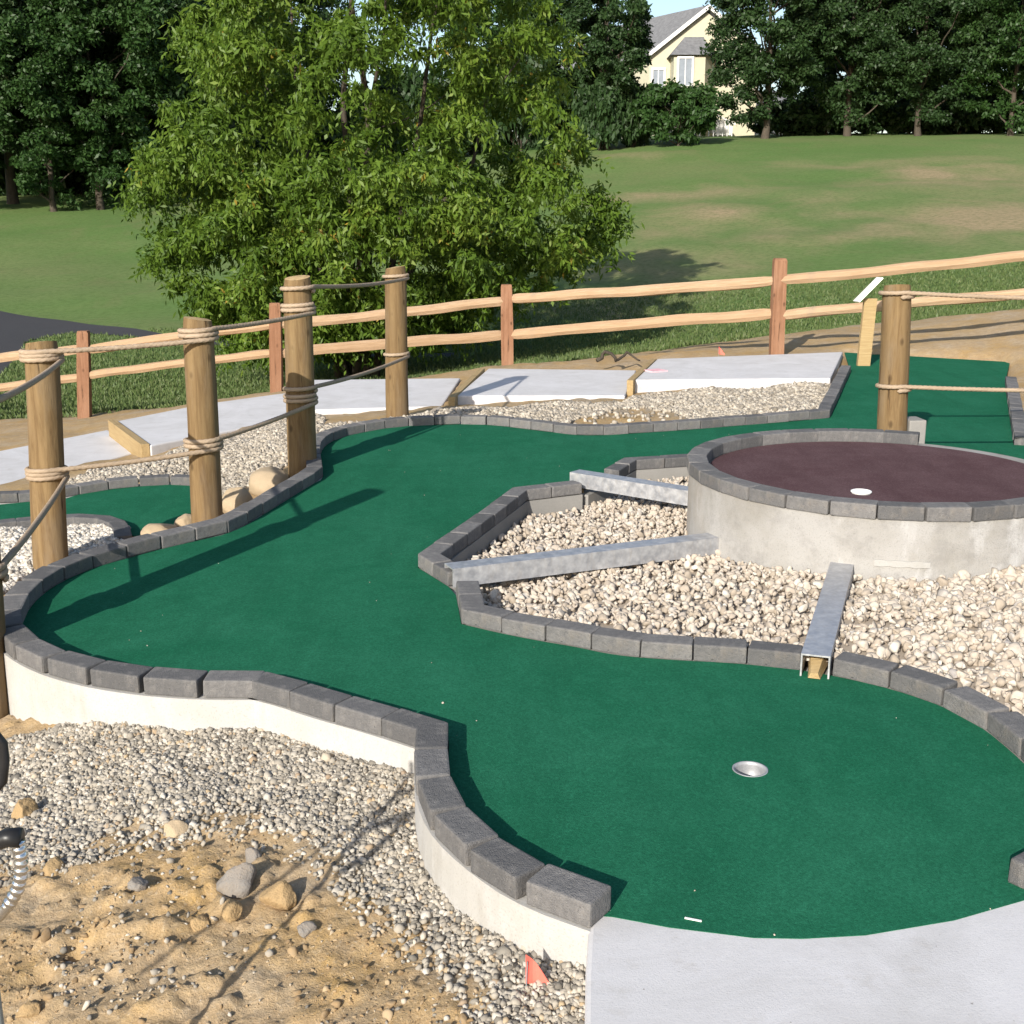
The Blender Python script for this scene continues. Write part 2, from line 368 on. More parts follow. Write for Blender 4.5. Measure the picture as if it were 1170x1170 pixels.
tB, pB = curb('grey paver curb round the cream gravel bed that the metal chutes cross', B_pieces, G_C, zbot=-.25, foot=M['greyfoot'])
tC, pC = curb('short straight paver curb on the right side of the far tee green', C_pieces, G_C, zbot=-.2, foot=M['greyfoot'])

# drum
DC = Vector((1.885, 6.13, 0)); DR = .975; DTOP = .30
def arc(a0, a1, n, r=DR): return [DC+Vector((math.cos(a0+(a1-a0)*k/n), math.sin(a0+(a1-a0)*k/n), 0))*r for k in range(n+1)]
flat = lambda pcs: [p for q in pcs for p in q]
pad_edge = [P(a, b, 0) for a, b in [(673,1047),(700,1049),(764,1061),(861,1073),(917,1074),(989,1070),(1090,1053),(1170,1030),(1215,1012)]]
main_poly = flat(pA)+[P(965,403), P(1154,414)]+flat(pC)+[P(1330,516), Vector((DC.x+DR*.9, DC.y+DR*.5, 0))]
main_poly += arc(R(30), R(160), 14, DR-.03)+flat(pB)[:]
main_poly += [P(1215,1012)]+pad_edge[::-1][1:]
clean = []
for p in main_poly:
    if not clean or (Vector((p.x, p.y))-Vector((clean[-1].x, clean[-1].y))).length > 1e-3: clean.append(p)
main_poly = clean
tg = thing('putting_green', 'large green carpet putting green curving past the cream gravel bed, cup near the front', 'putting green', P(857, 880))
CUP = P(857, 880)
# the carpet has a real hole for the cup
def ring(c, r, n=32): return [Vector((c.x+r*math.cos(2*math.pi*k/n), c.y+r*math.sin(2*math.pi*k/n), 0)) for k in range(n)]
def carpet(name, outer, holes, z, m, parent, loc, skirt=.014):
    loops = [[Vector((p.x, p.y, 0)) for p in outer]]+[list(h) for h in holes]
    allp = [p for l in loops for p in l]; tris = tessellate_polygon(loops); fs = []
    for t in tris:
        A, B, C_ = (allp[i] for i in t); fs.append(tuple(t) if (B-A).cross(C_-A).z > 0 else tuple(t[::-1]))
    n = len(allp); vs = [(p.x, p.y, z) for p in allp]+[(p.x, p.y, z-skirt) for p in allp]
    o = 0
    for l in loops:
        for i in range(len(l)): a, b = o+i, o+(i+1) % len(l); fs.append((a, b, b+n, a+n))
        o += len(l)
    return MB().add(vs, fs).build(name, m, parent, loc)
carpet('carpet', main_poly, [ring(CUP, .054)], .004, M['carpet'], tg, CUP)
def cup(parent, c, r, zt, depth=.1, m=M['white']):
    n = 32; vs = []; fs = []
    prof = [(r-.001, zt-.004), (r-.001, zt+.001), (r-.006, zt+.001), (r-.007, zt-.01), (r-.007, zt-depth), (0.001, zt-depth)]
    for rr_, z in prof: vs += [(c.x+rr_*math.cos(2*math.pi*k/n), c.y+rr_*math.sin(2*math.pi*k/n), z) for k in range(n)]
    for i in range(len(prof)-1):
        for k in range(n): k2 = (k+1) % n; fs.append((i*n+k, (i+1)*n+k, (i+1)*n+k2, i*n+k2)[::-1])
    return MB().add(vs, fs).build('cup', m, parent, c, True)
cup(tg, CUP, .054, .004, .085, M['cupmetal'])
o = MB().box(-.018, .022, -.002, .002, 0, .003).build('wood_splinter', M['white']); o.location = P(791, 1051, .005); o.rotation_euler.z = -.35
tag(o, 'tiny pale splinter lying on the green carpet near the concrete pad', 'splinter')

# pad
pad_poly = [P(673,1047), P(669,1110), P(668,1170), Vector((.14, 1.2, 0)), Vector((.12, -2.5, 0)), Vector((4.2, -2.5, 0)), Vector((4.2, 2.75, 0)), P(1215,1005), Vector((1.3, 2.95, 0)), Vector((.45, 2.95, 0))]
o = MB().prism(pad_poly, -.3, .0025).build('path', M['slab']); tag(o, kind='structure')
md = o.modifiers.new('bevel', 'BEVEL'); md.width = .012; md.segments = 2; md.limit_method = 'ANGLE'

# round platform
td = thing('round_platform', 'round raised concrete platform with purple carpet and a paver rim', 'platform', (DC.x, DC.y, 0))
n = 72; prof = [(DR-.002, -.3), (DR-.004, DTOP), (DR-.13, DTOP), (DR-.13, DTOP-.05)]
vs = []; fs = []
for r_, z in prof: vs += [(DC.x+r_*math.cos(2*math.pi*k/n), DC.y+r_*math.sin(2*math.pi*k/n), z) for k in range(n)]
for i in range(len(prof)-1):
    for k in range(n): k2 = (k+1) % n; fs.append((i*n+k, i*n+k2, (i+1)*n+k2, (i+1)*n+k))
o = MB().add(vs, fs).build('drum_wall', M['drum'], td, (DC.x, DC.y, 0), True)
for p in o.data.polygons: p.use_smooth = abs(p.normal.z) < .3
HOLE = P(984, 562, DTOP+.01)
carpet('purple_carpet', ring(DC, DR-.105, 72), [ring(HOLE, .05)], DTOP+.006, M['purple'], td, (DC.x, DC.y, 0), .02)
cup(td, HOLE, .05, DTOP+.014, .03)
gap0 = math.atan2(P(1049, 497, .36).y-DC.y, P(1049, 497, .36).x-DC.x); NP = 30
a = gap0
while a < gap0+2*math.pi-R(62):
    da = 2*math.pi/NP; am = a+da/2; PAVN[0] += 1; rr = random.Random(PAVN[0])
    c = DC+Vector((math.cos(am), math.sin(am), 0))*(DR-PW/2+.004)
    oriented_block('paver', (c.x, c.y, DTOP+PH/2+.001), am+math.pi/2+rr.uniform(-.015, .015), DR*da-.008, PW, PH, M['paver'], td, .007, .002, (rr.uniform(-.01, .01), 0), PAVN[0])
    a += da
# pale patch of repair mortar over the front chute, and the vertical form seam
for (a0, a1, z0, z1) in ((R(-107), R(-93), .09, .118),):
    nn = 8; vs = []
    for k in range(nn+1):
        an = a0+(a1-a0)*k/nn; wob = .003*math.sin(k*2.3)
        for r_, z in ((DR-.006, z0-wob), (DR+.0025, z0-wob), (DR+.0025, z1+wob), (DR-.006, z1+wob)): vs.append((DC.x+r_*math.cos(an), DC.y+r_*math.sin(an), z))
    fs = [(4*k+j, 4*k+4+j, 4*k+4+(j+1) % 4, 4*k+(j+1) % 4) for k in range(nn) for j in range(4)]+[(3, 2, 1, 0), (4*nn, 4*nn+1, 4*nn+2, 4*nn+3)]
    ob = MB().add(vs, fs).build('mortar_patch', M['mortar'], td, (DC.x, DC.y, 0))
    bm = bmesh.new(); bm.from_mesh(ob.data); bmesh.ops.recalc_face_normals(bm, faces=bm.faces[:]); bm.to_mesh(ob.data); bm.free()

# chutes (inverted U channels)
def chute(a, b, za, zb, label, wd=.1, h=.085, th=.006, wedge=False):
    a = Vector((a[0], a[1], za)); b = Vector((b[0], b[1], zb)); d = (b-a).normalized(); s = Vector((-d.y, d.x, 0)).normalized()
    prof = [(-wd/2, -h), (-wd/2, 0), (wd/2, 0), (wd/2, -h), (wd/2-th, -h), (wd/2-th, -th), (-wd/2+th, -th), (-wd/2+th, -h)]
    t = thing('metal_chute', label, 'chute', a-Vector((0, 0, h)), 'metal chutes leading from the round platform')
    vs = [e+s*u+Vector((0, 0, v)) for e in (a, b) for u, v in prof]; n = 8
    fs = [(k, k+n, (k+1) % n+n, (k+1) % n) for k in range(n)]
    fs += [(0, 1, 6, 7), (1, 2, 5, 6), (2, 3, 4, 5), (15, 14, 9, 8), (14, 13, 10, 9), (13, 12, 11, 10)]
    o = MB().add(vs, fs).build('channel', M['galv'], t, a-Vector((0, 0, h)))
    bm = bmesh.new(); bm.from_mesh(o.data); bmesh.ops.recalc_face_normals(bm, faces=bm.faces[:]); bm.to_mesh(o.data); bm.free()
    if wedge:
        mb = MB(); q = []
        for (t0, wlo, whi, z0, z1) in ((-.015, .034, .020, -h+.002, -h+.022), (.1, .05, .04, -h+.002, -h+.065), (.24, .075, .07, -h+.002, -h+.076)):
            c = a+d*t0
            q += [c+s*-wlo/1.6+Vector((0, 0, z0)), c+s*wlo/1.6+Vector((0, 0, z0)), c+s*whi/1.6+Vector((0, 0, z1)), c+s*-whi/1.6+Vector((0, 0, z1))]
        fs = [(4*k+j, 4*k+(j+1) % 4, 4*k+4+(j+1) % 4, 4*k+4+j) for k in range(2) for j in range(4)]+[(3, 2, 1, 0), (8, 9, 10, 11)]
        mb.add(q, fs); w_ = mb.build('wooden_wedge', M['form'], t, a-Vector((0, 0, h)))
        bm = bmesh.new(); bm.from_mesh(w_.data); bmesh.ops.recalc_face_normals(bm, faces=bm.faces[:]); bm.to_mesh(w_.data); bm.free()
    return t
e1 = P(657, 540, .10); chute((e1.x, e1.y+.03), (1.06, 6.57), .105, .11, 'galvanised metal chute farthest back, running to the left rear of the round platform')
e2 = P(512, 651, .088); chute((e2.x, e2.y+.05), (.98, 5.77), .09, .075, 'longest galvanised metal chute, ending over the left tip of the gravel bed')
e3 = P(932, 749, .088); cH = P(971, 652, .085); chute((e3.x, e3.y), (DC.x+(cH.x-DC.x)*1, DC.y-DR*math.cos(math.asin((cH.x-DC.x)/DR))+.02), .09, .085, 'short galvanised metal chute pointing at the camera with a wooden wedge in its open end', wd=.102, wedge=True)

# lower left green
LZ = -.25
low_poly = Z_([(-60,590),(-60,575),(0,577),(76,570),(92,565),(140,558),(190,554),(222,556),(262,572),(240,590),(205,603),(170,617),(150,612),(146,604),(126,596),(79,594),(0,602)], LZ)
tl = thing('putting_green', 'small lower green carpet behind the left rope posts', 'putting green', P(150, 580, LZ))
carpet('carpet', low_poly, [], LZ+.004, M['carpet'], tl, P(150, 580, LZ))
curb('weathered paver curb along the back of the small lower green', [Z_([(-50,575),(0,577),(76,570),(92,565),(140,558),(190,554),(226,556)], LZ)], G_C, LZ, LZ-.2, .06)
curb('curved paver curb round the small white gravel bed at the foot of a rope post', [Z_([(152,622),(150,610),(144,603),(126,597),(79,595),(0,603),(-60,611)], LZ)], G_C, LZ, LZ-.2, .05)

# ------------------------------------------------------------------ walkway slabs and boards
def slab_obj(pts, z, th):
    o = MB().prism([P(a, b, z) for a, b in pts], z-th, z).build('path', M['slab']); md = o.modifiers.new('bevel', 'BEVEL'); md.width = .012; md.segments = 2; md.limit_method = 'ANGLE'
    return tag(o, kind='structure')
SL = [([(725,434),(751,410),(963,402),(949,432)], .05), ([(522,452),(558,421),(727,423),(714,452)], -.05), ([(358,468),(356,434),(440,433),(526,432),(505,464),(430,466)], -.16),
      ([(172,509),(134,481),(230,462),(318,450),(352,447),(352,470),(329,480),(240,496)], -.31), ([(-80,572),(-80,528),(0,515),(123,491),(162,515),(80,537),(0,558)], -.45)]
slab_world = []
for pts, z in SL: slab_obj(pts, z, .13); slab_world.append(([P(a, b, z) for a, b in pts], z))
def board(a, b, th, h, label):
    d = b-a; c = (a+b)/2
    o = oriented_block('form_board', c-Vector((0, 0, h/2-.012)), math.atan2(d.y, d.x), d.length, th, h, M['form'], None, .004, .002)
    return tag(o, label, 'board', 'timber boards at the walkway steps')
board(P(720,436,.05), P(747,411,.05), .06, .16, 'timber step board at the left end of the farthest right walkway slab')
board(P(516,455,-.05), P(551,422,-.05), .06, .15, 'timber step board at the left end of the middle walkway slab')
board(P(166,509,-.31), P(128,481,-.31), .07, .16, 'pale timber step board between the two lowest walkway slabs on the left')
board(P(4,562,-.45), P(-50,535,-.45), .07, .16, 'timber step board at the low end of the walkway at the left edge')

# ------------------------------------------------------------------ terrain
CP = []
def cpx(px, py, z): p = P(px, py, z); CP.append((p.x, p.y, z))
for t in [(13,819,-.25),(60,822,-.17),(123,826,-.14),(200,830,-.115),(256,829,-.115),(380,850,-.11),(472,872,-.10),(478,961,-.14),(513,1013,-.15),(555,1044,-.125),(603,1066,-.12),(665,1086,-.11),(668,1170,-.13),
          (300,1170,-.21),(0,1170,-.26),(0,1000,-.24),(120,930,-.20),(250,1000,-.17),(250,900,-.15),(400,1000,-.17),(500,1120,-.16),(400,930,-.13),(0,890,-.25),
          (20,655,-.26),(60,632,-.245),(110,612,-.245),(10,620,-.25),(250,598,-.16),(300,570,-.13),(335,550,-.1),(270,560,-.24),
          (100,580,-.30),(10,590,-.30),(190,570,-.29),(20,556,-.36),(100,545,-.33),(190,535,-.28),(270,520,-.22),(340,510,-.13),(345,485,-.2),(250,503,-.31),(160,525,-.38),
          (400,482,-.1),(440,476,-.12),(520,473,-.04),(600,476,-.0),(650,483,.0),(690,478,.0),(760,478,.0),(800,460,-.03),(880,470,.02),(930,455,.0),(620,462,-.06),(480,474,-.1)]: cpx(*t)
for pts, z in SL:
    c = [sum(k)/len(pts) for k in zip(*pts)]; cpx(c[0], c[1], z-.09)
for x, y, z in [(-5.7,15.9,-1.05),(-2.9,15.1,-.6),(-.06,15.8,-.42),(3.0,13.8,0),(6.3,13.0,.32),(10,12.6,.6),(-8.5,16.5,-1.3),(-4.6,12.6,-.75),(-2.2,13.3,-.4),(0,14.0,-.15),(2,14.3,-.05),(-6,11,-.8),(4.2,13.9,.02),(5.2,13.3,.04),(5.0,11.6,-.03),(4.75,10.2,-.05),(4.4,9.2,-.06),(5.6,11.5,.0),(-4,8,-.4),(-4,5,-.35),(-3,3,-.3),
                (6,10,.15),(8,16,.45),(5,16,.15),(2.5,17,-.25),(11,17,.4),(4.5,8,-.1),(4,5,-.1),(5,2,-.2),(0,-3,-.25),(-3,-3,-.3),(4,-4,-.3),
                (-4,18.5,-1.25),(-9,23,-1.45),(-12,33,-1.2),(-4,25,-1.4),(0,21,-1.0),(0,28,-.7),(4,22,-.75),(8,23,-.35),(15,24,.2),(12,32,.7),(5,35,.4),(0,45,1.0),(-10,45,-.1),(12,48,2.2),(22,50,2.7),(-22,62,1.8),(-34,62,1.8),(-12,66,2.4),(-28,45,.2),
                (0,75,4.6),(10,77,5.5),(25,77,5.7),(40,77,5.8),(0,100,6.4),(25,100,7.1),(-30,100,4),(60,100,7),(-60,80,3),(-30,20,-1.2),(40,30,1.5),(60,60,4.5),(-60,20,-1),(-60,-40,-1),(60,-40,-1),(0,-60,-1),(0,140,7.5),(70,140,8),(-70,140,5.5),(-25,5,-.8),(25,5,.4)]: CP.append((x, y, z))
CP = np.array(CP); EPS = .5
def kern(r2): return np.sqrt(r2+EPS)
Km = kern(((CP[:, None, :2]-CP[None, :, :2])**2).sum(-1)); nC = len(CP)
Amat = np.block([[Km+np.eye(nC)*-.004, np.ones((nC, 1))], [np.ones((1, nC)), np.zeros((1, 1))]])
sol = np.linalg.solve(Amat, np.append(CP[:, 2], 0))
def h0(x, y):
    x = np.asarray(x, float); y = np.asarray(y, float); s = np.full(x.shape, sol[-1])
    for i in range(nC): s += sol[i]*kern((x-CP[i, 0])**2+(y-CP[i, 1])**2)
    far = np.clip((np.hypot(x, y)-150)/120, 0, 1); return s*(1-far)+6.5*far
GR1 = [P(a, b, -.15) for a, b in [(-40,900),(-10,835),(14,822),(123,822),(256,822),(380,845),(478,868),(480,962),(516,1008),(560,1038),(610,1060),(672,1080),(672,1200),(560,1200),(500,1120),(440,1075),(400,1040),(370,1005),(320,975),(240,950),(150,965),(60,975),(-40,985)]]
GR4 = [P(a, b, -.28) for a, b in [(-40,575),(-40,560),(0,560),(80,540),(165,517),(240,498),(329,482),(362,470),(372,496),(362,520),(340,545),(300,565),(262,575),(226,552),(190,550),(140,553),(92,560),(40,572)]]
GR3 = [P(a, b, .0) for a, b in [(372,500),(362,468),(430,468),(505,466),(520,456),(714,455),(724,446),(950,436),(964,430),(944,473),(895,478),(842,482),(784,487),(721,491),(660,492),(601,485),(571,481),(505,480),(440,484),(400,492)]]
GR5 = [P(a, b, -.25) for a, b in [(-60,690),(-60,612),(0,604),(79,597),(126,599),(148,606),(140,628),(70,642),(20,660),(0,676)]]
DIRTP = [P(a, b, .02) for a, b in [(640,490),(660,478),(700,463),(735,461),(770,468),(790,478),(780,486),(720,490)]]
fenceline = np.array([(-60, 19), (-8.5, 17.2), (-5.7, 16.6), (-2.9, 16.2), (-.06, 18.2), (1.5, 18.0), (3.2, 17.4), (5, 19.5), (7, 21), (9, 22), (60, 22)])
def grass_mask(x, y):
    fy = np.interp(x, fenceline[:, 0], fenceline[:, 1])
    return np.clip((y-fy+fbm(x*1.3, y*1.3, 4, 3)*.9)/.5, 0, 1)
def on_ground(px, py, y0=14, y1=140):
    d = ray(px, py); ys = np.linspace(y0, y1, 900); z = h0(ys*d.x/d.y, ys); zr = CAMH+ys*d.z/d.y; i = int(np.argmax(zr < z)) if (zr < z).any() else 300
    return Vector((ys[i]*d.x/d.y, ys[i], z[i]))
PITS = [(P(a, b, -.2).x, P(a, b, -.2).y, q, dd) for a, b, q, dd in [(86,1076,.032,.05),(48,1102,.035,.045),(25,1150,.04,.03),(120,1080,.03,.02),(180,1010,.03,.025),(330,1040,.03,.02)]]
def mini(z, x, y, poly, lvl): m = inpoly(x, y, poly); return np.where(m, np.minimum(z, lvl), z)
def hz(x, y, micro=True):
    x = np.asarray(x, float); y = np.asarray(y, float); z = h0(x, y); g = grass_mask(x, y)
    if micro:
        r = np.hypot(x, y); near = np.clip((9-r)/4, 0, 1); in1 = inpoly(x, y, GR1); d1 = np.where(in1, .35, 1.)
        n1 = fbm(x*6, y*6, 3, 11); n2 = fbm(x*22, y*22, 3, 12); n3 = fbm(x*60, y*60, 2, 13)
        n4 = np.maximum(fbm(x*13, y*13, 3, 14)-.12, 0); n5 = np.maximum(fbm(x*34, y*34, 2, 15), 0); z = z+near*(n1*.020+n2*.010*d1+n4*.045*d1*(.4+vnoise(x*3, y*3, 16))+n5*.016*d1+np.abs(n3)*.014*d1)*(1-g)
        for qx, qy, qr, qd in PITS: z = z-qd*np.exp(-((x-qx)**2+(y-qy)**2)/qr**2)
        z = z+(1-near)*(fbm(x*2.2, y*2.2, 4, 5)*.05)*(1-g)+g*fbm(x*.25, y*.25, 4, 8)*.12
    return z
def spacing(a0, a1, lo, hi, s0, gr):
    mid = list(np.arange(lo, hi, s0)); up = [hi]; d = s0
    while up[-1] < a1: d *= 1+gr; up.append(up[-1]+min(d, 30))
    dn = [lo]; d = s0
    while dn[-1] > a0: d *= 1+gr; dn.append(dn[-1]-min(d, 30))
    return np.array(dn[:0:-1]+mid+up)
gx = spacing(-420, 420, -1.55, .3, .0135, .03); gy = spacing(-160, 520, 2.2, 4.3, .0135, .026)
GX, GY = np.meshgrid(gx, gy); X = GX.ravel(); Y = GY.ravel(); Zt = hz(X, Y)
Zt = mini(Zt, X, Y, [(p.x, p.y) for p in main_poly], -.12); Zt = mini(Zt, X, Y, [(p.x, p.y) for p in pad_poly], -.2)
Zt = mini(Zt, X, Y, [(p.x, p.y) for p in low_poly], LZ-.03)
for w_, z in slab_world: Zt = mini(Zt, X, Y, w_, z-.05)
Zt = np.where(np.hypot(X-DC.x, Y-DC.y) < DR, np.minimum(Zt, -.1), Zt)
isl_poly = [p.copy() for p in flat([offset_line(q, .05) for q in pB[:-1]])]+[p.copy() for p in offset_line(pB[-1], .05)[:-6]]+[Vector((3.6, 3.4, 0)), Vector((3.6, 6.3, 0)), Vector((DC.x, DC.y+.2, 0))]
Zt = mini(Zt, X, Y, [(p.x, p.y) for p in isl_poly], -.2)
for q in pA+pC: Zt = mini(Zt, X, Y, [(p.x, p.y) for p in offset_line(q, -.05)+offset_line(q, PW+.13)[::-1]], -.035)
gm = grass_mask(X, Y)
inter = np.zeros(len(X))
for gp in (GR1, GR3, GR4, GR5): inter = np.maximum(inter, inpoly(X, Y, gp))
dl = np.array([(p.x, p.y) for p in [P(a, b, -.17) for a, b in [(-40,980),(60,970),(150,958),(240,945),(320,968),(370,1000),(430,1060),(500,1110),(570,1180)]]])
def d2line(x, y, L):
    d = np.full(x.shape, 9.)
    for (x0, y0), (x1, y1) in zip(L, L[1:]):
        t = np.clip(((x-x0)*(x1-x0)+(y-y0)*(y1-y0))/((x1-x0)**2+(y1-y0)**2), 0, 1); d = np.minimum(d, np.hypot(x-x0-t*(x1-x0), y-y0-t*(y1-y0)))
    return d
inter = np.where(inpoly(X, Y, GR1), np.clip(d2line(X, Y, dl)/.16+fbm(X*7, Y*7, 3, 4)*.9-.25, 0, 1), inter)
inter = np.where(inpoly(X, Y, DIRTP), 0, inter)
dry = np.zeros(len(X))
for px_, py_, rx, ry, st_ in [(1140,205,2.6,3.5,1),(1165,255,1.8,3,1),(900,238,2.4,2.2,.85),(820,262,1.6,1.6,.7),(985,265,2.0,1.5,.7),(760,300,1.6,1.6,.75),(690,345,1.8,1.2,.7),(840,300,1.8,1.0,.7),(1060,300,1.5,1.2,.5),(770,222,2.5,1.6,.6),(1000,185,4,3,.45),(720,180,3,2,.4)]:
    q_ = on_ground(px_, py_); dry = np.maximum(dry, st_*np.exp(-(((X-q_.x)/rx/1.9)**2+((Y-q_.y)/ry/2.1)**2))*np.clip(.75+fbm(X*.45+px_, Y*.3, 4, 77)*.9, 0, 1.2))
nx, ny = len(gx), len(gy); I = np.arange(nx*ny).reshape(ny, nx)
Fq = np.stack([I[:-1, :-1], I[:-1, 1:], I[1:, 1:], I[1:, :-1]], -1).reshape(-1, 4)
b = NB('ground')
n1 = b.noise(2.6, 8, .68); n2 = b.noise(16, 8, .7); n3 = b.noise(95, 6, .7)
dirt = b.mix(b.ramp(n1, [(.38, 0), (.66, 1)]), (.42, .275, .115), (.43, .34, .235)); dirt = b.mix(b.ramp(n2, [(.42, .55), (.6, 0)]), dirt, (.30, .21, .12))
dirt = b.mix(b.ramp(n3, [(.55, 0), (.72, .6)]), dirt, (.56, .47, .35)); dirt = b.mix(b.ramp(n3, [(.28, .7), (.42, 0)]), dirt, (.15, .10, .055))
grav = b.mix(b.ramp(n3, [(.4, 0), (.6, 1)]), (.22, .19, .15), (.40, .36, .30))
g1 = b.noise(.09, 5, .6); g2 = b.noise(.40, 8, .72, dist=.8, stretch=(.9, .55, 1)); g3 = b.noise(6, 8, .75); g4 = b.noise(40, 5, .8)
grass = b.mix(b.ramp(g1, [(.4, 0), (.62, 1)]), (.098, .168, .046), (.142, .186, .066))
grass = b.mix(b.ramp(g2, [(.50, 0), (.74, .5)]), grass, (.17, .155, .075)); dz = b.math('MULTIPLY', b.attr('dry'), b.math('ADD', b.math('MULTIPLY', g2, 1.5), .1)); grass = b.mix(b.ramp(dz, [(.14, 0), (.62, .95)]), grass, (.31, .235, .14))
grass = b.mix(b.ramp(g3, [(.35, .55), (.55, 0)]), grass, (.048, .088, .018)); grass = b.mix(b.ramp(g4, [(.5, 0), (.75, .5)]), grass, (.14, .16, .055))
bare = b.noise(.10, 7, .7, dist=.6, stretch=(1, .6, 1)); grass = b.mix(b.ramp(bare, [(.60, 0), (.75, .4)]), grass, (.22, .18, .095))
k = b.mix(b.attr('gravel'), dirt, grav); k = b.mix(b.attr('grass'), k, grass); b.color(k)
b.bump(b.math('ADD', n2, b.math('ADD', n3, g4)), .6, .012); M['ground'] = b.done(.95, 0, .15)
o = link('ground', np_mesh('ground', np.stack([X, Y, Zt], -1), Fq, None, {'grass': gm, 'gravel': inter, 'dry': dry}, True), M['ground']); tag(o, kind='structure')
def gz(x, y): return float(hz(np.array([x]), np.array([y]))[0])

# asphalt path beyond the fence
apx = [(-60,352),(60,357),(180,373),(300,380),(420,388),(480,392),(480,402),(400,402),(300,410),(200,412),(90,414),(30,430),(-60,440)]
up = [on_ground(*q) for q in [(-80,345),(0,356),(79,368),(152,377),(205,387),(320,395),(520,404)]]; lo = [on_ground(*q) for q in [(-80,450),(0,430),(30,394),(79,382),(152,387),(205,394),(320,400),(520,408)]]
U = 12; vs = []; fs = []
up = [up[int(i)].lerp(up[min(len(up)-1, int(i)+1)], i-int(i)) for i in np.linspace(0, len(up)-1, 40)]; lo = [lo[int(i)].lerp(lo[min(len(lo)-1, int(i)+1)], i-int(i)) for i in np.linspace(0, len(lo)-1, 40)]
for a_, c_ in zip(up, lo):
    for k in range(U+1):
        p = c_.lerp(a_, k/U); vs.append((p.x, p.y, gz(p.x, p.y)+.012))
for i in range(39):
    for k in range(U): q = i*(U+1)+k; fs.append((q, q+U+1, q+U+2, q+1))
o = MB().add(vs, fs).build('road', M['asphalt'], None, (0, 0, 0), True); tag(o, kind='structure')

# ------------------------------------------------------------------ gravel
def ico(sub, seed):
    bm = bmesh.new(); bmesh.ops.create_icosphere(bm, subdivisions=sub, radius=1); rr = np.random.default_rng(seed)
    V = np.array([v.co[:] for v in bm.verts]); Fc = np.array([[v.index for v in f.verts] for f in bm.faces]); bm.free()
    if sub > 1:      # flatten a few sides, as on river and crushed stone
        for _ in range(11):
            d = rr.normal(size=3); d /= np.linalg.norm(d); c = rr.uniform(.42, .82); pr = V@d; V = V-np.outer(np.maximum(pr-c, 0), d)
    V = V*(1+rr.uniform(-.3, .3, (len(V), 1))*(1 if sub == 1 else .25))*(1.12 if sub > 1 else 1); return V, Fc
def rotm(q):
    q = q/np.linalg.norm(q, axis=1, keepdims=True); w_, x, y, z = q.T
    return np.stack([1-2*(y*y+z*z), 2*(x*y-z*w_), 2*(x*z+y*w_), 2*(x*y+z*w_), 1-2*(x*x+z*z), 2*(y*z-x*w_), 2*(x*z-y*w_), 2*(y*z+x*w_), 1-2*(x*x+y*y)], -1).reshape(-1, 3, 3)
def stones(name, pts, rad, mat, sub=1, extra=None):
    n = len(pts); var = rng.integers(0, 6, n); Vs = []; Fs = []; Rn = []; off = 0
    for k in range(6):
        ix = np.where(var == k)[0]
        if not len(ix): continue
        V, Fc = ico(sub, 50+k); sclv = rad[ix, None]*rng.uniform(.55, 1.35, (len(ix), 3)); Rm = rotm(rng.normal(size=(len(ix), 4)))
        W = np.einsum('nij,nvj->nvi', Rm, V[None]*sclv[:, None, :])+pts[ix, None, :]
        Vs.append(W.reshape(-1, 3)); Fs.append((Fc[None]+(np.arange(len(ix))*len(V))[:, None, None]+off).reshape(-1, 3)); off += len(ix)*len(V)
        Rn.append(np.repeat(rng.random(len(ix)), len(Fc)))
    if extra is not None:
        Vs.append(extra[0]); Fs.append(extra[1]+off); Rn.append(np.full(len(extra[1]), .12))
    return link(name, np_mesh(name, np.concatenate(Vs), np.concatenate(Fs), np.concatenate(Rn)), mat)
def scatter(poly, n, zf, keep=None):
    xs = [p.x for p in poly]; ys = [p.y for p in poly]; x = rng.uniform(min(xs), max(xs), n); y = rng.uniform(min(ys), max(ys), n)
    m = inpoly(x, y, [(p.x, p.y) for p in poly])
    if keep is not None: m &= keep(x, y)
    x, y = x[m], y[m]; return np.stack([x, y, zf(x, y)], -1)
def edge_fade(poly, wdt, seed=31):          # ragged gravel edge towards the open dirt
    return lambda x, y: (fbm(x*5, y*5, 3, seed)*.5+.5+rng.random(len(x))*.3) > wdt
# near grey gravel
def keep1(x, y): return rng.random(len(x)) < np.clip(d2line(x, y, dl)/.16+fbm(x*7, y*7, 3, 4)*.9-.1, .10, 1)
outside = lambda x, y: ~inpoly(x, y, [(p.x, p.y) for p in main_poly]) & ~inpoly(x, y, [(p.x, p.y) for p in pad_poly])
p1 = scatter(GR1, 92000, lambda x, y: hz(x, y)+rng.uniform(-.004, .007, len(x)), lambda x, y: keep1(x, y) & outside(x, y))
o = stones('gravel', p1, rng.uniform(.0045, .0108, len(p1))*(1+(rng.random(len(p1)) > .97)*.6), M['stone_grey']); tag(o, 'crushed grey gravel heaped against the white footing in front of the large green', 'gravel', kind='stuff')
NEARD = [P(a, b, -.2) for a, b in [(-60,960),(60,965),(240,945),(370,1000),(500,1110),(580,1190),(560,1260),(-60,1260)]]
p2 = scatter(NEARD, 7500, lambda x, y: hz(x, y)-.001, lambda x, y: (rng.random(len(x)) < np.clip(fbm(x*4, y*4, 3, 21)*1.4+.45, .06, 1)) & outside(x, y))
o = stones('dirt_clods', p2, np.minimum(rng.gamma(1.3, .0022, len(p2))+.0016, .019), M['clod'], 2); tag(o, 'small sandy clods and pebbles strewn over the bare dirt in front', 'clods', kind='stuff')
p2b = scatter(NEARD, 2600, lambda x, y: hz(x, y)+.001, lambda x, y: (rng.random(len(x)) < np.clip(fbm(x*3, y*3, 3, 27)*1.6+.3, .05, 1)) & outside(x, y))
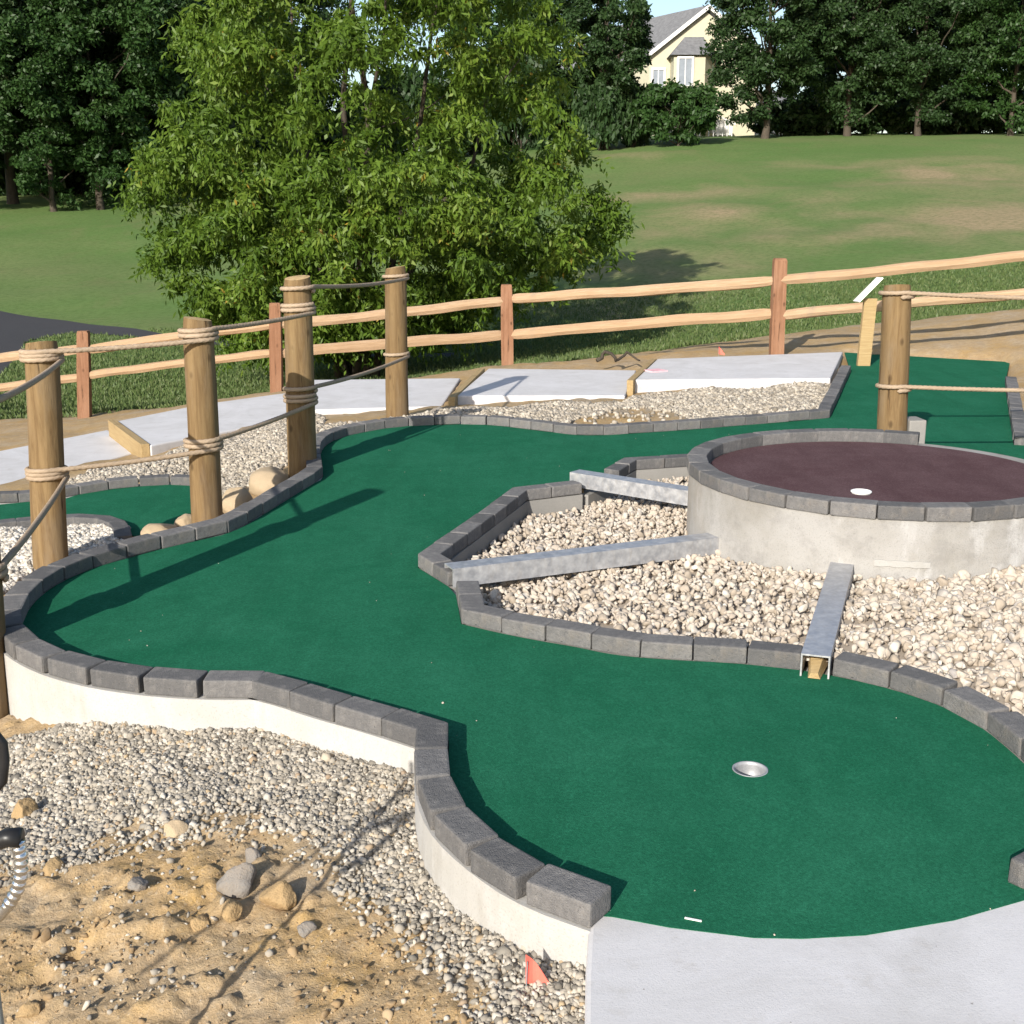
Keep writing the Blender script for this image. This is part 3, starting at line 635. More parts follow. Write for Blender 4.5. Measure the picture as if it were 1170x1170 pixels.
o = stones('gravel', p2b, np.minimum(rng.gamma(2, .002, len(p2b))+.002, .013), M['stone_grey']); tag(o, 'loose grey gravel sprinkled over the bare dirt in the foreground', 'gravel', kind='stuff')
main2 = [(p.x, p.y) for p in main_poly]
pg = np.stack([rng.uniform(-1.9, 1.9, 420), rng.uniform(2.6, 9, 420)], -1); pg = pg[inpoly(pg[:, 0], pg[:, 1], main2)]; pg = pg[np.hypot(pg[:, 0]-CUP.x, pg[:, 1]-CUP.y) > .07]
pg = np.concatenate([pg[:46], np.stack([rng.uniform(.2, 1.2, 14), rng.uniform(1.9, 2.5, 14)], -1)]); zg = np.where(inpoly(pg[:, 0], pg[:, 1], main2), .005, -.001)
o = stones('grit', np.column_stack([pg, zg]), np.minimum(rng.gamma(1.2, .0007, len(pg))+.0008, .004), M['stone_cream']); tag(o, 'scattered pale grit lying on the green carpet and the concrete pad', 'grit', kind='stuff')
# gravel behind the curbs
p3 = scatter(GR3, 40000, lambda x, y: hz(x, y)+rng.uniform(-.004, .012, len(x)), lambda x, y: outside(x, y) & ~(inpoly(x, y, [(p.x, p.y) for p in DIRTP]) & (rng.random(len(x)) < .95)))
o = stones('gravel', p3, rng.uniform(.012, .022, len(p3)), M['stone_far']); tag(o, 'beige gravel between the far walkway slabs and the large green', 'gravel', kind='stuff')
p4 = scatter(GR4, 36000, lambda x, y: hz(x, y)+rng.uniform(-.004, .01, len(x)), lambda x, y: outside(x, y) & ~inpoly(x, y, [(p.x, p.y) for p in low_poly]) & (rng.random(len(x)) < np.clip(.9+fbm(x*3, y*3, 3, 9)*.9, .25, 1)))
o = stones('gravel', p4, rng.uniform(.010, .019, len(p4)), M['stone_far']); tag(o, 'beige gravel beside the low walkway slabs behind the left rope posts', 'gravel', kind='stuff')
p5 = scatter(GR5, 22000, lambda x, y: hz(x, y)+rng.uniform(-.002, .012, len(x)), lambda x, y: outside(x, y) & ~inpoly(x, y, [(p.x, p.y) for p in low_poly]))
o = stones('gravel', p5, rng.uniform(.010, .018, len(p5)), M['stone_white']); tag(o, 'white gravel in the small curved bed under the left rope post', 'gravel', kind='stuff')
# cream gravel bed
front_line = [(p.x, p.y) for q in pB[-2:] for p in offset_line(q, PW)]
def zi(x, y):
    z = .02-.030*np.maximum(y-4.75, -.1)+.045*np.clip(x-1.2, -2, 1.4)+fbm(x*2.4, y*2.4, 3, 40)*.018+.02*np.clip((4.95-y)/.3, 0, 1)
    return np.minimum(z, .043+.12*d2line(x, y, front_line))
notd = lambda x, y: np.hypot(x-DC.x, y-DC.y) > DR-.01
# keep stones off the paver tops
pav_strip = [q+offset_line(q, PW+.004)[::-1] for q in pB]
def offpav(x, y):
    m = np.ones(len(x), bool)
    for s_ in pav_strip: m &= ~inpoly(x, y, [(p.x, p.y) for p in s_])
    return m
gxs = np.linspace(-.6, 3.6, 100); gys = np.linspace(3.2, 7.6, 100); EX, EY = np.meshgrid(gxs, gys); ex = EX.ravel(); ey = EY.ravel(); I2 = np.arange(10000).reshape(100, 100)
q4 = np.stack([I2[:-1, :-1], I2[:-1, 1:], I2[1:, 1:], I2[1:, :-1]], -1).reshape(-1, 4); cx = ex[q4].mean(1); cy = ey[q4].mean(1)
q4 = q4[inpoly(cx, cy, [(p.x, p.y) for p in isl_poly])]; okv = offpav(ex, ey); q4 = q4[okv[q4].all(1)]; t3 = np.concatenate([q4[:, [0, 1, 2]], q4[:, [0, 2, 3]]])
bed = (np.stack([ex, ey, zi(ex, ey)-.012], -1), t3)
p6 = scatter(isl_poly, 33000, lambda x, y: zi(x, y)+rng.uniform(-.008, .016, len(x)), lambda x, y: notd(x, y) & offpav(x, y))
o = stones('gravel', p6, (.0085+.0145*rng.random(len(p6))**1.6)*(1+.4*np.clip((p6[:, 0]-1.2)/1.2, 0, 1)), M['stone_cream'], 2, bed); tag(o, 'cream rounded gravel filling the bed in front of the round platform under the metal chutes', 'gravel', kind='stuff')

# ------------------------------------------------------------------ rocks
def rock(c, r, m, label, seed, group=None, cat='rock', name='rock', sub=4):
    bm = bmesh.new(); bmesh.ops.create_icosphere(bm, subdivisions=sub, radius=1); rr = np.random.default_rng(seed)
    V = np.array([v.co[:] for v in bm.verts])
    for _ in range(10):
        d = rr.normal(size=3); d /= np.linalg.norm(d); cc = rr.uniform(.5, .88) if cat != 'boulder' else rr.uniform(.72, .96); pr = V@d; V = V-np.outer(np.maximum(pr-cc, 0), d)*.85
    nz = fbm(V[:, 0]*3+seed, V[:, 1]*3+V[:, 2]*2.3, 4, seed); nz2 = fbm(V[:, 0]*9+seed, V[:, 1]*9+V[:, 2]*7.3, 3, seed+5); V = V*(1+nz[:, None]*(.16 if cat != 'boulder' else .08)+nz2[:, None]*(.07 if cat != 'boulder' else .015))*np.array(r)
    for v, q in zip(bm.verts, V): v.co = q
    me = bpy.data.meshes.new(name); bm.to_mesh(me); bm.free(); smooth(me)
    o = link(name, me, m, None, c); o.rotation_euler.z = rr.uniform(0, 6); return tag(o, label, cat, group)
def px_rock(px, py, wpx, hpx, z, m, label, seed, **k):
    p = P(px, py+hpx*.42, z); D = p.y*math.cos(PITCH)+(CAMH-z)*math.sin(PITCH); r = wpx/2*D/F
    return rock((p.x, p.y+r*.5, z+hpx*(.16 if k.get('cat') != 'boulder' else .3)*D/F), (r, r*.85, hpx*.62*D/F), m, label, seed, **k)
G_B = 'tan boulders beside the rope posts'
for a in [(306,552,60,32,-.14,'broad tan boulder behind the curb beside the third rope post from the left',1), (269,576,44,36,-.18,'rounded tan boulder just right of the second rope post from the left',2), (211,599,28,22,-.2,'small tan boulder tucked against the left of the second rope post',3), (180,609,46,20,-.2,'low flat tan boulder behind the curb left of the second rope post',4),
          (237,588,26,22,-.2,'tan boulder half hidden behind the second rope post from the left',5)]: px_rock(*a[:5], M['boulder'], a[5], a[6], group=G_B, cat='boulder', name='boulder')
G_R = 'stones on the bare dirt'
for px, py, wp, hp, m, lb, sd in [(268,1002,52,40,'greyrock','largest grey rock on the dirt, with a long dark shadow',11), (287,978,24,20,'greyrock','pale grey rock leaning behind the largest rock',12), (316,1020,44,34,'lump','rough tan lump of dirt right of the largest grey rock',13), (156,1010,26,16,'greyrock','bluish flat stone left of the largest grey rock',14),
                          (198,947,34,15,'boulder','cream flat stone at the edge where gravel meets dirt',15), (60,990,30,20,'lump','dark tan clod beside the chrome tube at left',16), (262,1040,30,20,'lump','tan lump of dirt below the largest grey rock',17), (228,1053,26,18,'lump','pale lump of dirt on the open sand',18), (24,925,34,32,'lump','ochre clod at the edge of the gravel near the black handle',19), (350,1062,24,15,'greyrock','small pale stone near the gravel edge right of the rocks',20), (30,1155,30,18,'lump','brown clod in the bottom left corner',21)]:
    p = P(px, py, -.18); px_rock(px, py, wp, hp, gz(p.x, p.y), M[m], lb, sd, group=G_R)
px_rock(499, 470, 22, 16, -.1, M['greyrock'], 'dark grey rock on the gravel by the far curb, right of the farthest rope post', 31)

# ------------------------------------------------------------------ rope posts
def rope_post(px_b, py_b, zb, px_t, py_t, label, rad=.088, Y=None):
    b_ = P(px_b, py_b, zb) if Y is None else Vector((PY(px_b, py_b, Y).x, Y, zb))
    t_ = PY(px_t, py_t, b_.y+.0); t = thing('rope_post', label, 'post', b_, 'round timber rope posts')
    dn = (b_-t_).normalized(); b2 = b_+dn*.3; rr = random.Random(int(px_b)+3); N = 26; SG = 24; vs = []; fs = []
    L = (t_-b2).length
    for i in range(N+1):
        u = i/N; c = b2.lerp(t_, u)
        for k in range(SG):
            a = 2*math.pi*k/SG; r_ = rad*(1.05-.1*u)*(1+.035*math.sin(2*a+px_b)+.022*math.sin(3*a+u*5+px_b)+.012*math.sin(11*u+a)+.012*math.sin(7*a+px_b+2*u))
            if i == N: r_ -= .008
            vs.append(c+Vector((math.cos(a)*r_, math.sin(a)*r_, (0 if i < N else .004)+(.012*math.sin(a+px_b) if i == N else 0))))
    for i in range(N):
        for k in range(SG): k2 = (k+1) % SG; fs.append((i*SG+k, i*SG+k2, (i+1)*SG+k2, (i+1)*SG+k))
    fs.append(tuple(range(SG))[::-1]); MB().add(vs, fs).build('shaft', M['post'], t, b_, True)
    tops = vs[N*SG:]; c = sum((Vector(v) for v in tops), Vector())/SG
    MB().add(tops+[c+Vector((0, 0, .006))], [(k, (k+1) % SG, SG) for k in range(SG)]).build('sawn_top', M['posttop'], t, b_)
    return dict(b=b_, t=t_, r=rad*.99)
PO = {}
PO[0] = rope_post(-15, 818, -.26, -50, 332, 'rope post cut off by the left edge of the picture, nearest the camera')
PO[1] = rope_post(59, 648, -.245, 47, 392, 'leftmost rope post fully in view, standing in the white gravel bed')
PO[2] = rope_post(237, 604, -.14, 226, 365, 'weathered split rope post beside the boulders, second from the left')
PO[3] = rope_post(346, 553, -.1, 340, 318, 'tall rope post with four coils, at the notch in the curb')
PO[4] = rope_post(454, 481, -.09, 452, 306, 'farthest rope post, at the back edge of the large green')
PO[5] = rope_post(1021, 500, -.05, 1025, 327, 'single rope post behind the round platform', .088, 7.55)
PO[6] = rope_post(1330, 520, -.05, 1330, 327, 'rope post beyond the right edge of the picture', .088, 7.75)
def rope(stops, label, rad=.0122, start=None, turns=2):
    """stops: (post, z, n_turns); one continuous three-strand rope"""
    path = [] if start is None else [Vector(start)]
    for i, (p, z, nt_) in enumerate(stops):
        b_, t_ = PO[p]['b'], PO[p]['t']; c = b_.lerp(t_, (z-b_.z)/(t_.z-b_.z)); r_ = PO[p]['r']+rad*.8
        nxt = PO[stops[i+1][0]]['b'] if i+1 < len(stops) else None; prv = path[-1] if path else None
        ref_in = prv if prv is not None else (c+(c-nxt)); ref_out = nxt if nxt is not None else c+(c-prv)
        a_in = math.atan2(ref_in.y-c.y, ref_in.x-c.x)+R(80); a_out = math.atan2(ref_out.y-c.y, ref_out.x-c.x)-R(80)
        tot = (a_out-a_in) % (2*math.pi)+2*math.pi*nt_; K = int(tot/.2)+2
        if prv is not None:
            s0 = c+Vector((math.cos(a_in)*r_, math.sin(a_in)*r_, -.014*nt_)); L = (s0-prv).length; a_ = prv.copy()
            for k in range(1, 30): u = k/30; q = a_.lerp(s0, u); q.z -= .028*L*4*u*(1-u)*.3; path.append(q)
        for k in range(K+1):
            u = k/K; an = a_in+tot*u; path.append(c+Vector((math.cos(an)*r_, math.sin(an)*r_, (u-.5)*.028*nt_)))
    # resample evenly
    L = [0]
    for a, b in zip(path, path[1:]): L.append(L[-1]+(b-a).length)
    n = int(L[-1]/.012); pts = []; i = 0
    for k in range(n+1):
        t = L[-1]*k/n
        while i < len(L)-2 and L[i+1] < t: i += 1
        pts.append(path[i].lerp(path[i+1], (t-L[i])/max(1e-9, L[i+1]-L[i])))
    Pn = np.array([p[:] for p in pts]); Tn = np.gradient(Pn, axis=0); Tn /= np.linalg.norm(Tn, axis=1)[:, None]
    up = np.tile([0., 0, 1], (len(Pn), 1)); sd = np.cross(Tn, up); sd /= np.linalg.norm(sd, axis=1)[:, None]+1e-9; up = np.cross(sd, Tn); SG = 15
    th = np.arange(SG)*2*np.pi/SG; tw = np.arange(len(Pn))*.012/.095*2*np.pi
    rd = rad*(1+.34*np.abs(np.cos(1.5*(th[None]-tw[:, None])))-.16); rd[0] = rd[-1] = .001; V = Pn[:, None]+(sd[:, None]*np.cos(th)[None, :, None]+up[:, None]*np.sin(th)[None, :, None])*rd[..., None]
    I3 = np.arange(len(Pn)*SG).reshape(len(Pn), SG); J = np.roll(I3, -1, 1); Fq_ = np.stack([I3[:-1], J[:-1], J[1:], I3[1:]], -1).reshape(-1, 4)
    o = link('rope', np_mesh('rope', V.reshape(-1, 3), Fq_, None, None, True), M['rope']); return tag(o, label, 'rope', 'ropes strung between the round posts')
def zat(p, py): q = PY(585, py, PO[p]['b'].y); return q.z
rope([(0, zat(0, 470), 2), (1, zat(1, 406), 2), (2, zat(2, 381), 2), (3, zat(3, 352), 2)], 'upper rope running along the four left posts')
rope([(3, zat(3, 330), 1), (4, zat(4, 316), 1)], 'upper rope from the tall coiled post to the farthest left post')
rope([(0, zat(0, 655), 2), (1, zat(1, 540), 2), (2, zat(2, 506), 2), (3, zat(3, 455), 2)], 'lower rope running along the four left posts')
rope([(3, zat(3, 444), 1), (4, zat(4, 405), 1)], 'lower rope from the tall coiled post to the farthest left post')
rope([(5, zat(5, 336), 1), (6, zat(6, 338), 1)], 'upper rope leaving right from the single post behind the platform')
rope([(5, zat(5, 442), 1), (6, zat(6, 440), 1)], 'lower rope leaving right from the single post behind the platform')
p = PO[5]['b']; o = oriented_block('concrete_block', (p.x+.13, p.y+.05, .03), .1, .11, .16, .62, M['greyfoot'], None, .008); tag(o, 'small pale concrete block at the foot of the single rope post behind the platform', 'block')

# ------------------------------------------------------------------ split rail fence
FP = [(-135, 495, 400, 16.6), (97, 471, 378, 15.9), (316, 446, 346, 15.1), (580, 419, 325, 15.7), (887, 404, 295, 13.9), (1235, 388, 258, 13.0), (1640, 372, 215, 12.3)]
RT = [425, 399, 371, 344, 321, 287, 250]; RB = [458, 430, 403, 382, 359, 330, 300]
tf = thing('split_rail_fence', 'split rail fence with orange cedar rails and square red posts behind the course', 'fence', PY(97, 471, 15.9))
for i, (px, yb, yt, Yf) in enumerate(FP):
    b_ = PY(px, yb, Yf); t_ = PY(px-1.5 if i != 4 else px+4, yt, Yf); H = (t_-b_).length; rr = random.Random(i); vs = []
    hw = .075
    for z, k in ((-.3, 1), (H*.5, .98), (H-.03, .94), (H, .8)):
        c = b_.lerp(t_, z/H)
        for sx, sy in ((-1, -1), (1, -1), (1, 1), (-1, 1)): vs.append(c+Vector((sx*hw*k+rr.uniform(-.006, .006), sy*hw*.8*k+rr.uniform(-.006, .006), 0)))
    fs = [(4*j+k, 4*j+(k+1) % 4, 4*j+4+(k+1) % 4, 4*j+4+k) for j in range(3) for k in range(4)]+[(3, 2, 1, 0), (12, 13, 14, 15)]
    MB().add(vs, fs).build('post', M['redpost'], tf, b_)
for ys in (RT, RB):
    for i in range(len(FP)-1):
        a = PY(FP[i][0], ys[i]+random.uniform(-1, 1), FP[i][3]-.0); b_ = PY(FP[i+1][0], ys[i+1]+random.uniform(-1, 1), FP[i+1][3]); d = (b_-a); rr = random.Random(i*7+ys[0]); N = 24; SG = 7; L = d.length; dn = d.normalized(); s_ = Vector((-dn.y, dn.x, 0)).normalized(); u_ = dn.cross(s_)*-1
        if u_.z < 0: u_ = -u_
        vs = []; fs = []; sh = [rr.uniform(.8, 1.15) for _ in range(SG)]; ph_ = rr.uniform(0, 6)
        off = .03 if i % 2 else -.03
        for j in range(N+1):
            u = j/N; tp = min(1, .72+min(u, 1-u)*6); wv = .007*math.sin(u*5+ph_)+.004*math.sin(u*17+ph_*2)
            for k in range(SG):
                an = 2*math.pi*k/SG; e = 1+.05*math.sin(u*23+k*2+ph_); vs.append(Vector((u*L, math.sin(an)*.042*sh[k]*tp*e+off*.3, math.cos(an)*.062*sh[k]*tp*e+wv)))
        for j in range(N):
            for k in range(SG): k2 = (k+1) % SG; fs.append((j*SG+k, j*SG+k2, (j+1)*SG+k2, (j+1)*SG+k))
        fs += [tuple(range(SG))[::-1], tuple(N*SG+k for k in range(SG))]
        me = bpy.data.meshes.new('rail'); me.from_pydata([tuple(v) for v in vs], [], fs); bm = bmesh.new(); bm.from_mesh(me); bmesh.ops.recalc_face_normals(bm, faces=bm.faces[:]); bm.to_mesh(me); bm.free()
        o = link('rail', me, M['rail'], tf, a); o.rotation_euler = (0, -math.asin(dn.z), math.atan2(dn.y, dn.x))
# small hole sign
sb = PY(987, 402, 12.9); ts = thing('hole_sign', 'small wooden stake with a slanted white board beside the far walkway slab', 'sign', sb)
H = PY(991, 341, 12.9).z-sb.z
MB().add([sb+Vector((x*.065+(z > 0)*.03, y*.03, z)) for z in (-.2, H) for x, y in ((-1, -1), (1, -1), (1, 1), (-1, 1))], [(3, 2, 1, 0), (4, 5, 6, 7)]+[(k, (k+1) % 4, (k+1) % 4+4, k+4) for k in range(4)]).build('stake', M['form'], ts, sb)
c = PY(992, 331, 12.88); o = oriented_block('board', c, 0, .34, .2, .014, M['white'], ts, .003); o.rotation_euler = (R(-3), R(-46), R(4))

# ------------------------------------------------------------------ survey flags and litter
def flag(p, label, s=1.0, yaw=0):
    t = thing('marking_flag', label, 'flag', p, 'pink marking flags'); p = Vector(p); cy_, sy_ = math.cos(yaw), math.sin(yaw)
    MB().tube([p+Vector((0, 0, -.02)), p+Vector((.003, 0, .09*s))], .0015, 6).build('wire', M['greypole'], t, p)
    N = 8; vs = []
    for i in range(N+1):
        u = i/N
        for z in (.09*s*(1-.0*u)-.0, .09*s-.085*s*(.25+.75*u)):
            zz = z if z > .0899*s else .015*s
        x0 = u*.075*s; top = .10*s*(1-u)**.9+.012*s; bot = .012*s*(1-u)+.004
        yw = .012*s*math.sin(u*5)
        for z in (bot, top): vs.append(p+Vector((x0*cy_-yw*sy_, x0*sy_+yw*cy_, z)))
    fs = [(2*i, 2*i+2, 2*i+3, 2*i+1) for i in range(N)]
    o = MB().add(vs, fs).build('pennant', M['pink'], t, p); md = o.modifiers.new('thickness', 'SOLIDIFY'); md.thickness = .0015
q = P(601, 1131, -.13); flag((q.x, q.y, gz(q.x, q.y)), 'pink flag on the gravel beside the near concrete pad', .82)
q = PY(821, 406, 13.85); flag(q, 'pink flag behind the far walkway slab near the fence post', .9)
q = P(749, 424, .05); o = MB().box(-.09, .09, -.08, .08, 0, .012).build('pink_ribbon', mat_simple('faded_pink_plastic', (.72, .42, .45), .6)); o.location = q; o.rotation_euler.z = .5; tag(o, 'scrap of faded pink ribbon on the far walkway slab', 'ribbon')
# dried root in front of the fence
q = P(712, 415, .0); rt = []
for k in range(14): rt.append((q.x-.28+.035*k+.02*math.sin(k*1.7), q.y+.05*math.sin(k*.9), q.z+.03+.09*abs(math.sin(k*.5))**2))
o = MB().tube(rt, [.022-.001*k for k in range(14)], 8).build('dead_root', M['bark'], None, q, True); tag(o, 'curled dead root on the gravel behind the walkway', 'root')

# ------------------------------------------------------------------ trolley handle at the left edge
tb = Vector((-.95, 1.98, gz(-.95, 1.98))); tt = thing('push_trolley', 'grey pole with black grips and ribbed chrome tube at the left edge', 'trolley', tb)
MB().tube([tb+Vector((0, 0, -.02)), Vector((-.955, 1.98, .33)), Vector((-.965, 1.98, .72))], .009, 14).build('pole', M['greypole'], tt, tb, True)
MB().tube([(-.96, 1.97, .6), (-1.28, 1.5, .62), (-1.62, 1.04, .6)], .0065, 10).build('rear_bar', M['greypole'], tt, tb, True)
q = [PY(a, b_, 1.98) for a, b_ in [(-30,835),(-6,838),(3,850),(5,870),(3,892),(-8,905),(-30,908)]]; MB().tube(q, .009, 12).build('grip_loop', M['black'], tt, tb, True)
q = [PY(a, b_, 1.96) for a, b_ in [(-40,975),(-10,965),(8,957),(24,957)]]; MB().tube(q, [.012, .014, .017, .018], 14).build('grip', M['black'], tt, tb, True)
q = [PY(a, b_, 1.96) for a, b_ in [(20,962),(24,980),(24,1000),(19,1018),(10,1034),(0,1046),(-14,1056)]]; cur = []
for i in range(len(q)-1):
    for k in range(10): cur.append(q[i].lerp(q[i+1], k/10))
MB().tube(cur, [.0115+.0018*math.cos(k*1.5) if k < 42 else .0105 for k in range(len(cur))], 12).build('ribbed_tube', M['chrome'], tt, tb, True)

# ------------------------------------------------------------------ foliage
def leaf_mesh(name, Pn, ln, wd, droop, spread, colbias=None, seed=0):
    g = np.random.default_rng(seed); n = len(Pn); az = g.uniform(0, 2*np.pi, n); el = g.normal(droop, spread, n)
    d = np.stack([np.cos(az)*np.cos(el), np.sin(az)*np.cos(el), np.sin(el)], -1); r_ = g.normal(size=(n, 3)); sd = np.cross(d, r_); sd /= np.linalg.norm(sd, axis=1)[:, None]+1e-9
    nm = np.cross(sd, d); l = (ln*g.uniform(.5, 1.55, n))[:, None]; w_ = (wd*g.uniform(.7, 1.3, n))[:, None]
    a = Pn; m = Pn+d*l*.45+nm*l*.06; t = Pn+d*l; V = np.stack([a, m+sd*w_*.5-nm*w_*.15, t, m-sd*w_*.5-nm*w_*.15], 1).reshape(-1, 3)
    Fq = np.arange(4*n).reshape(n, 4); col = np.clip(g.beta(2.2, 2.2, n)*.7+(colbias if colbias is not None else .15), 0, 1); return np_mesh(name, V, Fq, col)
def limb(mb, a, b, r0, r1, g, seg=8, n=7, wob=.06):
    a = Vector(a); b = Vector(b); L = (b-a).length; pts = []
    for k in range(n+1):
        u = k/n; o_ = Vector((g.normal()*wob*L*.3, g.normal()*wob*L*.3, 0))*math.sin(math.pi*u)
        pts.append(a.lerp(b, u)+Vector((0, 0, -.10*L*math.sin(math.pi*u)))*0.6+o_)
    mb.tube(pts, [r0+(r1-r0)*k/n for k in range(n+1)], seg)
def gen_tree(seed, H, Hc, Rw, Rd, nclump, nleaf, ln, wd, trunk_r, droop=-.4, shell=.55, crad=.16, nl=14, shape=1.0, lowfrac=0):
    g = np.random.default_rng(seed); C = []
    zc = (H+Hc)/2; rz = (H-Hc)/2
    while len(C) < nclump:
        v = g.normal(size=3); v /= np.linalg.norm(v); r_ = g.uniform(shell, 1)**.7
        lob = 1+.22*math.sin(3*math.atan2(v[1], v[0])+seed)+.14*math.sin(5*v[2]*2+seed*1.7+2*math.atan2(v[1], v[0]))
        z = v[2]*r_; fl = 1-(.18*z if z > 0 else .05*z*-1)*shape
        C.append((v[0]*r_*Rw*lob*.9*fl, v[1]*r_*Rd*lob*.9*fl, zc+z*rz*(.9+.14*math.sin(seed+4*v[0]))))
    C = np.array(C); per = nleaf//nclump; pts = []; cb = []
    for c in C:
        cr = crad*Rw*g.uniform(.6, 1.35); v = g.normal(size=(per, 3)); v /= np.linalg.norm(v, axis=1)[:, None]; rr_ = g.random((per, 1))**.45
        q = v*rr_*np.array([cr, cr, cr*.62]); q[:, 2] -= .35*(q[:, 0]**2+q[:, 1]**2)/cr; pts.append(q+c); cb.append(np.full(per, g.uniform(0, .3)))
    cr_me = leaf_mesh('crown', np.concatenate(pts), ln, wd, droop, .5, np.concatenate(cb), seed)
    mb = MB(); hz_ = H*.72
    mb.tube([(0, 0, -.4), (.0, 0, .15), (.05*g.normal(), .05*g.normal(), Hc), (.12*g.normal(), .12*g.normal(), (Hc+hz_)/2), (.15, .1, hz_)], [trunk_r*1.5, trunk_r*1.1, trunk_r*.85, trunk_r*.55, trunk_r*.2], 10)
    lb = MB()
    for i in g.choice(len(C), min(nl, len(C)), replace=False):
        c = C[i]; zb = min(max(Hc*.7, c[2]-np.hypot(c[0], c[1])*.9), hz_*.9); limb(lb, (0, 0, zb), c, trunk_r*.4*(1-zb/H*.6), trunk_r*.07, g)
    def fin(mb_, nm):
        me = bpy.data.meshes.new(nm); me.from_pydata([tuple(v) for v in mb_.v], [], mb_.f); me.update(); smooth(me); me.materials.append(M['bark']); return me
    mb.add(lb.v, lb.f); return cr_me, fin(mb, 'trunk')
def place_tree(name, label, cat, kind, loc, s=(1, 1, 1), rz=0, group=None, leaf=None):
    t = thing(name, label, cat, loc, group); t.rotation_euler.z = rz; t.scale = s
    for nm, me in zip(('crown', 'trunk'), kind):
        o = bpy.data.objects.new(nm, me); COL.objects.link(o); o.parent = t
    return t
def kindm(k, leaf): k[0].materials.append(leaf); return k

# the big foreground tree beyond the fence
def big_tree():
    g = np.random.default_rng(5); Y0 = 21.2; base = Vector((PY(405, 400, Y0).x, Y0, 0)); base.z = gz(base.x, base.y)
    t = thing('leafy_tree', 'large bright green tree with drooping leaves just beyond the fence, several thin stems', 'tree', base)
    env = np.array([(400,235,500),(376,205,535),(350,180,585),(320,165,650),(295,150,700),(265,150,722),(230,128,715),(200,122,700),(170,130,692),(130,160,690),(90,175,690),(40,175,690),(0,170,680),(-60,200,650),(-130,260,580),(-200,330,500)])
    C = []
    while len(C) < 700:
        py = g.uniform(-190, 378) if len(C) < 500 else g.uniform(170, 398); l = np.interp(-py, -env[:, 0], env[:, 1]); r_ = np.interp(-py, -env[:, 0], env[:, 2]); mid = (l+r_)/2; hw = (r_-l)/2-24
        a = g.uniform(0, 2*math.pi); rr_ = math.sqrt(g.uniform(.12, 1)); px = mid+hw*rr_*math.cos(a)
        dep = math.sin(a)*rr_*hw/F*Y0*.95
        if 400 < px < 520 and 20 < py < 95 and g.random() < .5: continue
        C.append(PY(px, py, Y0+dep*(1 if dep > 0 else .92)))
    for px, py, dz_ in ((700,240,0),(708,262,.2),(704,280,0),(690,285,-.3),(672,270,.2),(655,292,0),(640,280,-.4),(630,300,.3),(712,250,.3),(690,225,0)  ,(172,215,0)): C.append(PY(px-8, py-6, Y0+dz_))
    pts = []; cb = []
    for c in C:
        cr = g.uniform(.32, .72); per = int(300*(cr/.5)**2); m = max(4, int(per/26))
        # sprays: short drooping twigs with leaves on both sides
        v = g.normal(size=(m, 3)); v /= np.linalg.norm(v, axis=1)[:, None]; tip = v*cr*g.uniform(.6, 1.1, (m, 1)); tip[:, 2] = tip[:, 2]*.55
        u = g.random((m, 26, 1)); q = tip[:, None]*u; q[..., 2] -= .55*(u[..., 0]**2)*np.hypot(tip[:, 0], tip[:, 1])[:, None]; q += g.normal(0, .045, q.shape)
        pts.append(q.reshape(-1, 3)+np.array(c[:])); cb.append(np.full(m*26, g.uniform(-.05, .42)))
    Pn = np.concatenate(pts)-np.array(base[:]); me = leaf_mesh('crown', Pn, .118, .044, -.75, .5, np.concatenate(cb), 9)
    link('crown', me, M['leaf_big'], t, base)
    stems = MB(); lb = MB()
    for dx, px, top, r0 in ((0, 425, -120, .085), (.2, 444, -60, .06), (-.15, 400, -150, .075), (.3, 520, -80, .06), (-.3, 330, -60, .06), (-.1, 285, 40, .05), (.2, 600, 60, .05)):
        a = base+Vector((dx, g.normal()*.15, -.3)); b_ = PY(px, top, Y0+g.normal()*.8); m1 = PY(405+(px-405)*.45, 250, Y0+g.normal()*.3)
        pts_ = [a, a.lerp(m1, .5)+Vector((0, 0, .1)), m1, m1.lerp(b_, .35)+Vector((g.normal()*.12, 0, 0)), m1.lerp(b_, .7)+Vector((g.normal()*.15, 0, 0)), b_]
        stems.tube(pts_, [r0*1.3, r0*1.05, r0*.85, r0*.65, r0*.42, r0*.15], 9)
        for _ in range(7):
            c = C[g.integers(len(C))]; k = g.integers(2, 4); s0 = pts_[k]
            if (c-s0).length < 2.6 and c.z > s0.z-.2: limb(lb, s0, c, r0*.28, .008, g, 6)
    stems.add(lb.v, lb.f); stems.build('trunk', M['bark'], t, base, True)
big_tree()

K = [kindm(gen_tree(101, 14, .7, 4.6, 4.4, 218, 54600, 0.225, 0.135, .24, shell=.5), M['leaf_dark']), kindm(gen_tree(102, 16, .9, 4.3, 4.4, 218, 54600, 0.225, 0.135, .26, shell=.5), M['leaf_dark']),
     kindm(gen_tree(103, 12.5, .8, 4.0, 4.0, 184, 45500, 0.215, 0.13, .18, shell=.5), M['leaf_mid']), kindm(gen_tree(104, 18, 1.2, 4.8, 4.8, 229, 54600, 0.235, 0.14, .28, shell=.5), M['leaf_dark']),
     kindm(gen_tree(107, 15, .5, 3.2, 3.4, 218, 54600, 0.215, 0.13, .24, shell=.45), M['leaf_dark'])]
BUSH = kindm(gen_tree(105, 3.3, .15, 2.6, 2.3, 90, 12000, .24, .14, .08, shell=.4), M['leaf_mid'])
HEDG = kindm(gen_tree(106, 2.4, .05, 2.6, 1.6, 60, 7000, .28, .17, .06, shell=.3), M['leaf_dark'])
def base_at(px, Yb): x = PY(px, 200, Yb).x; return Vector((x, Yb, gz(x, Yb)-.1))
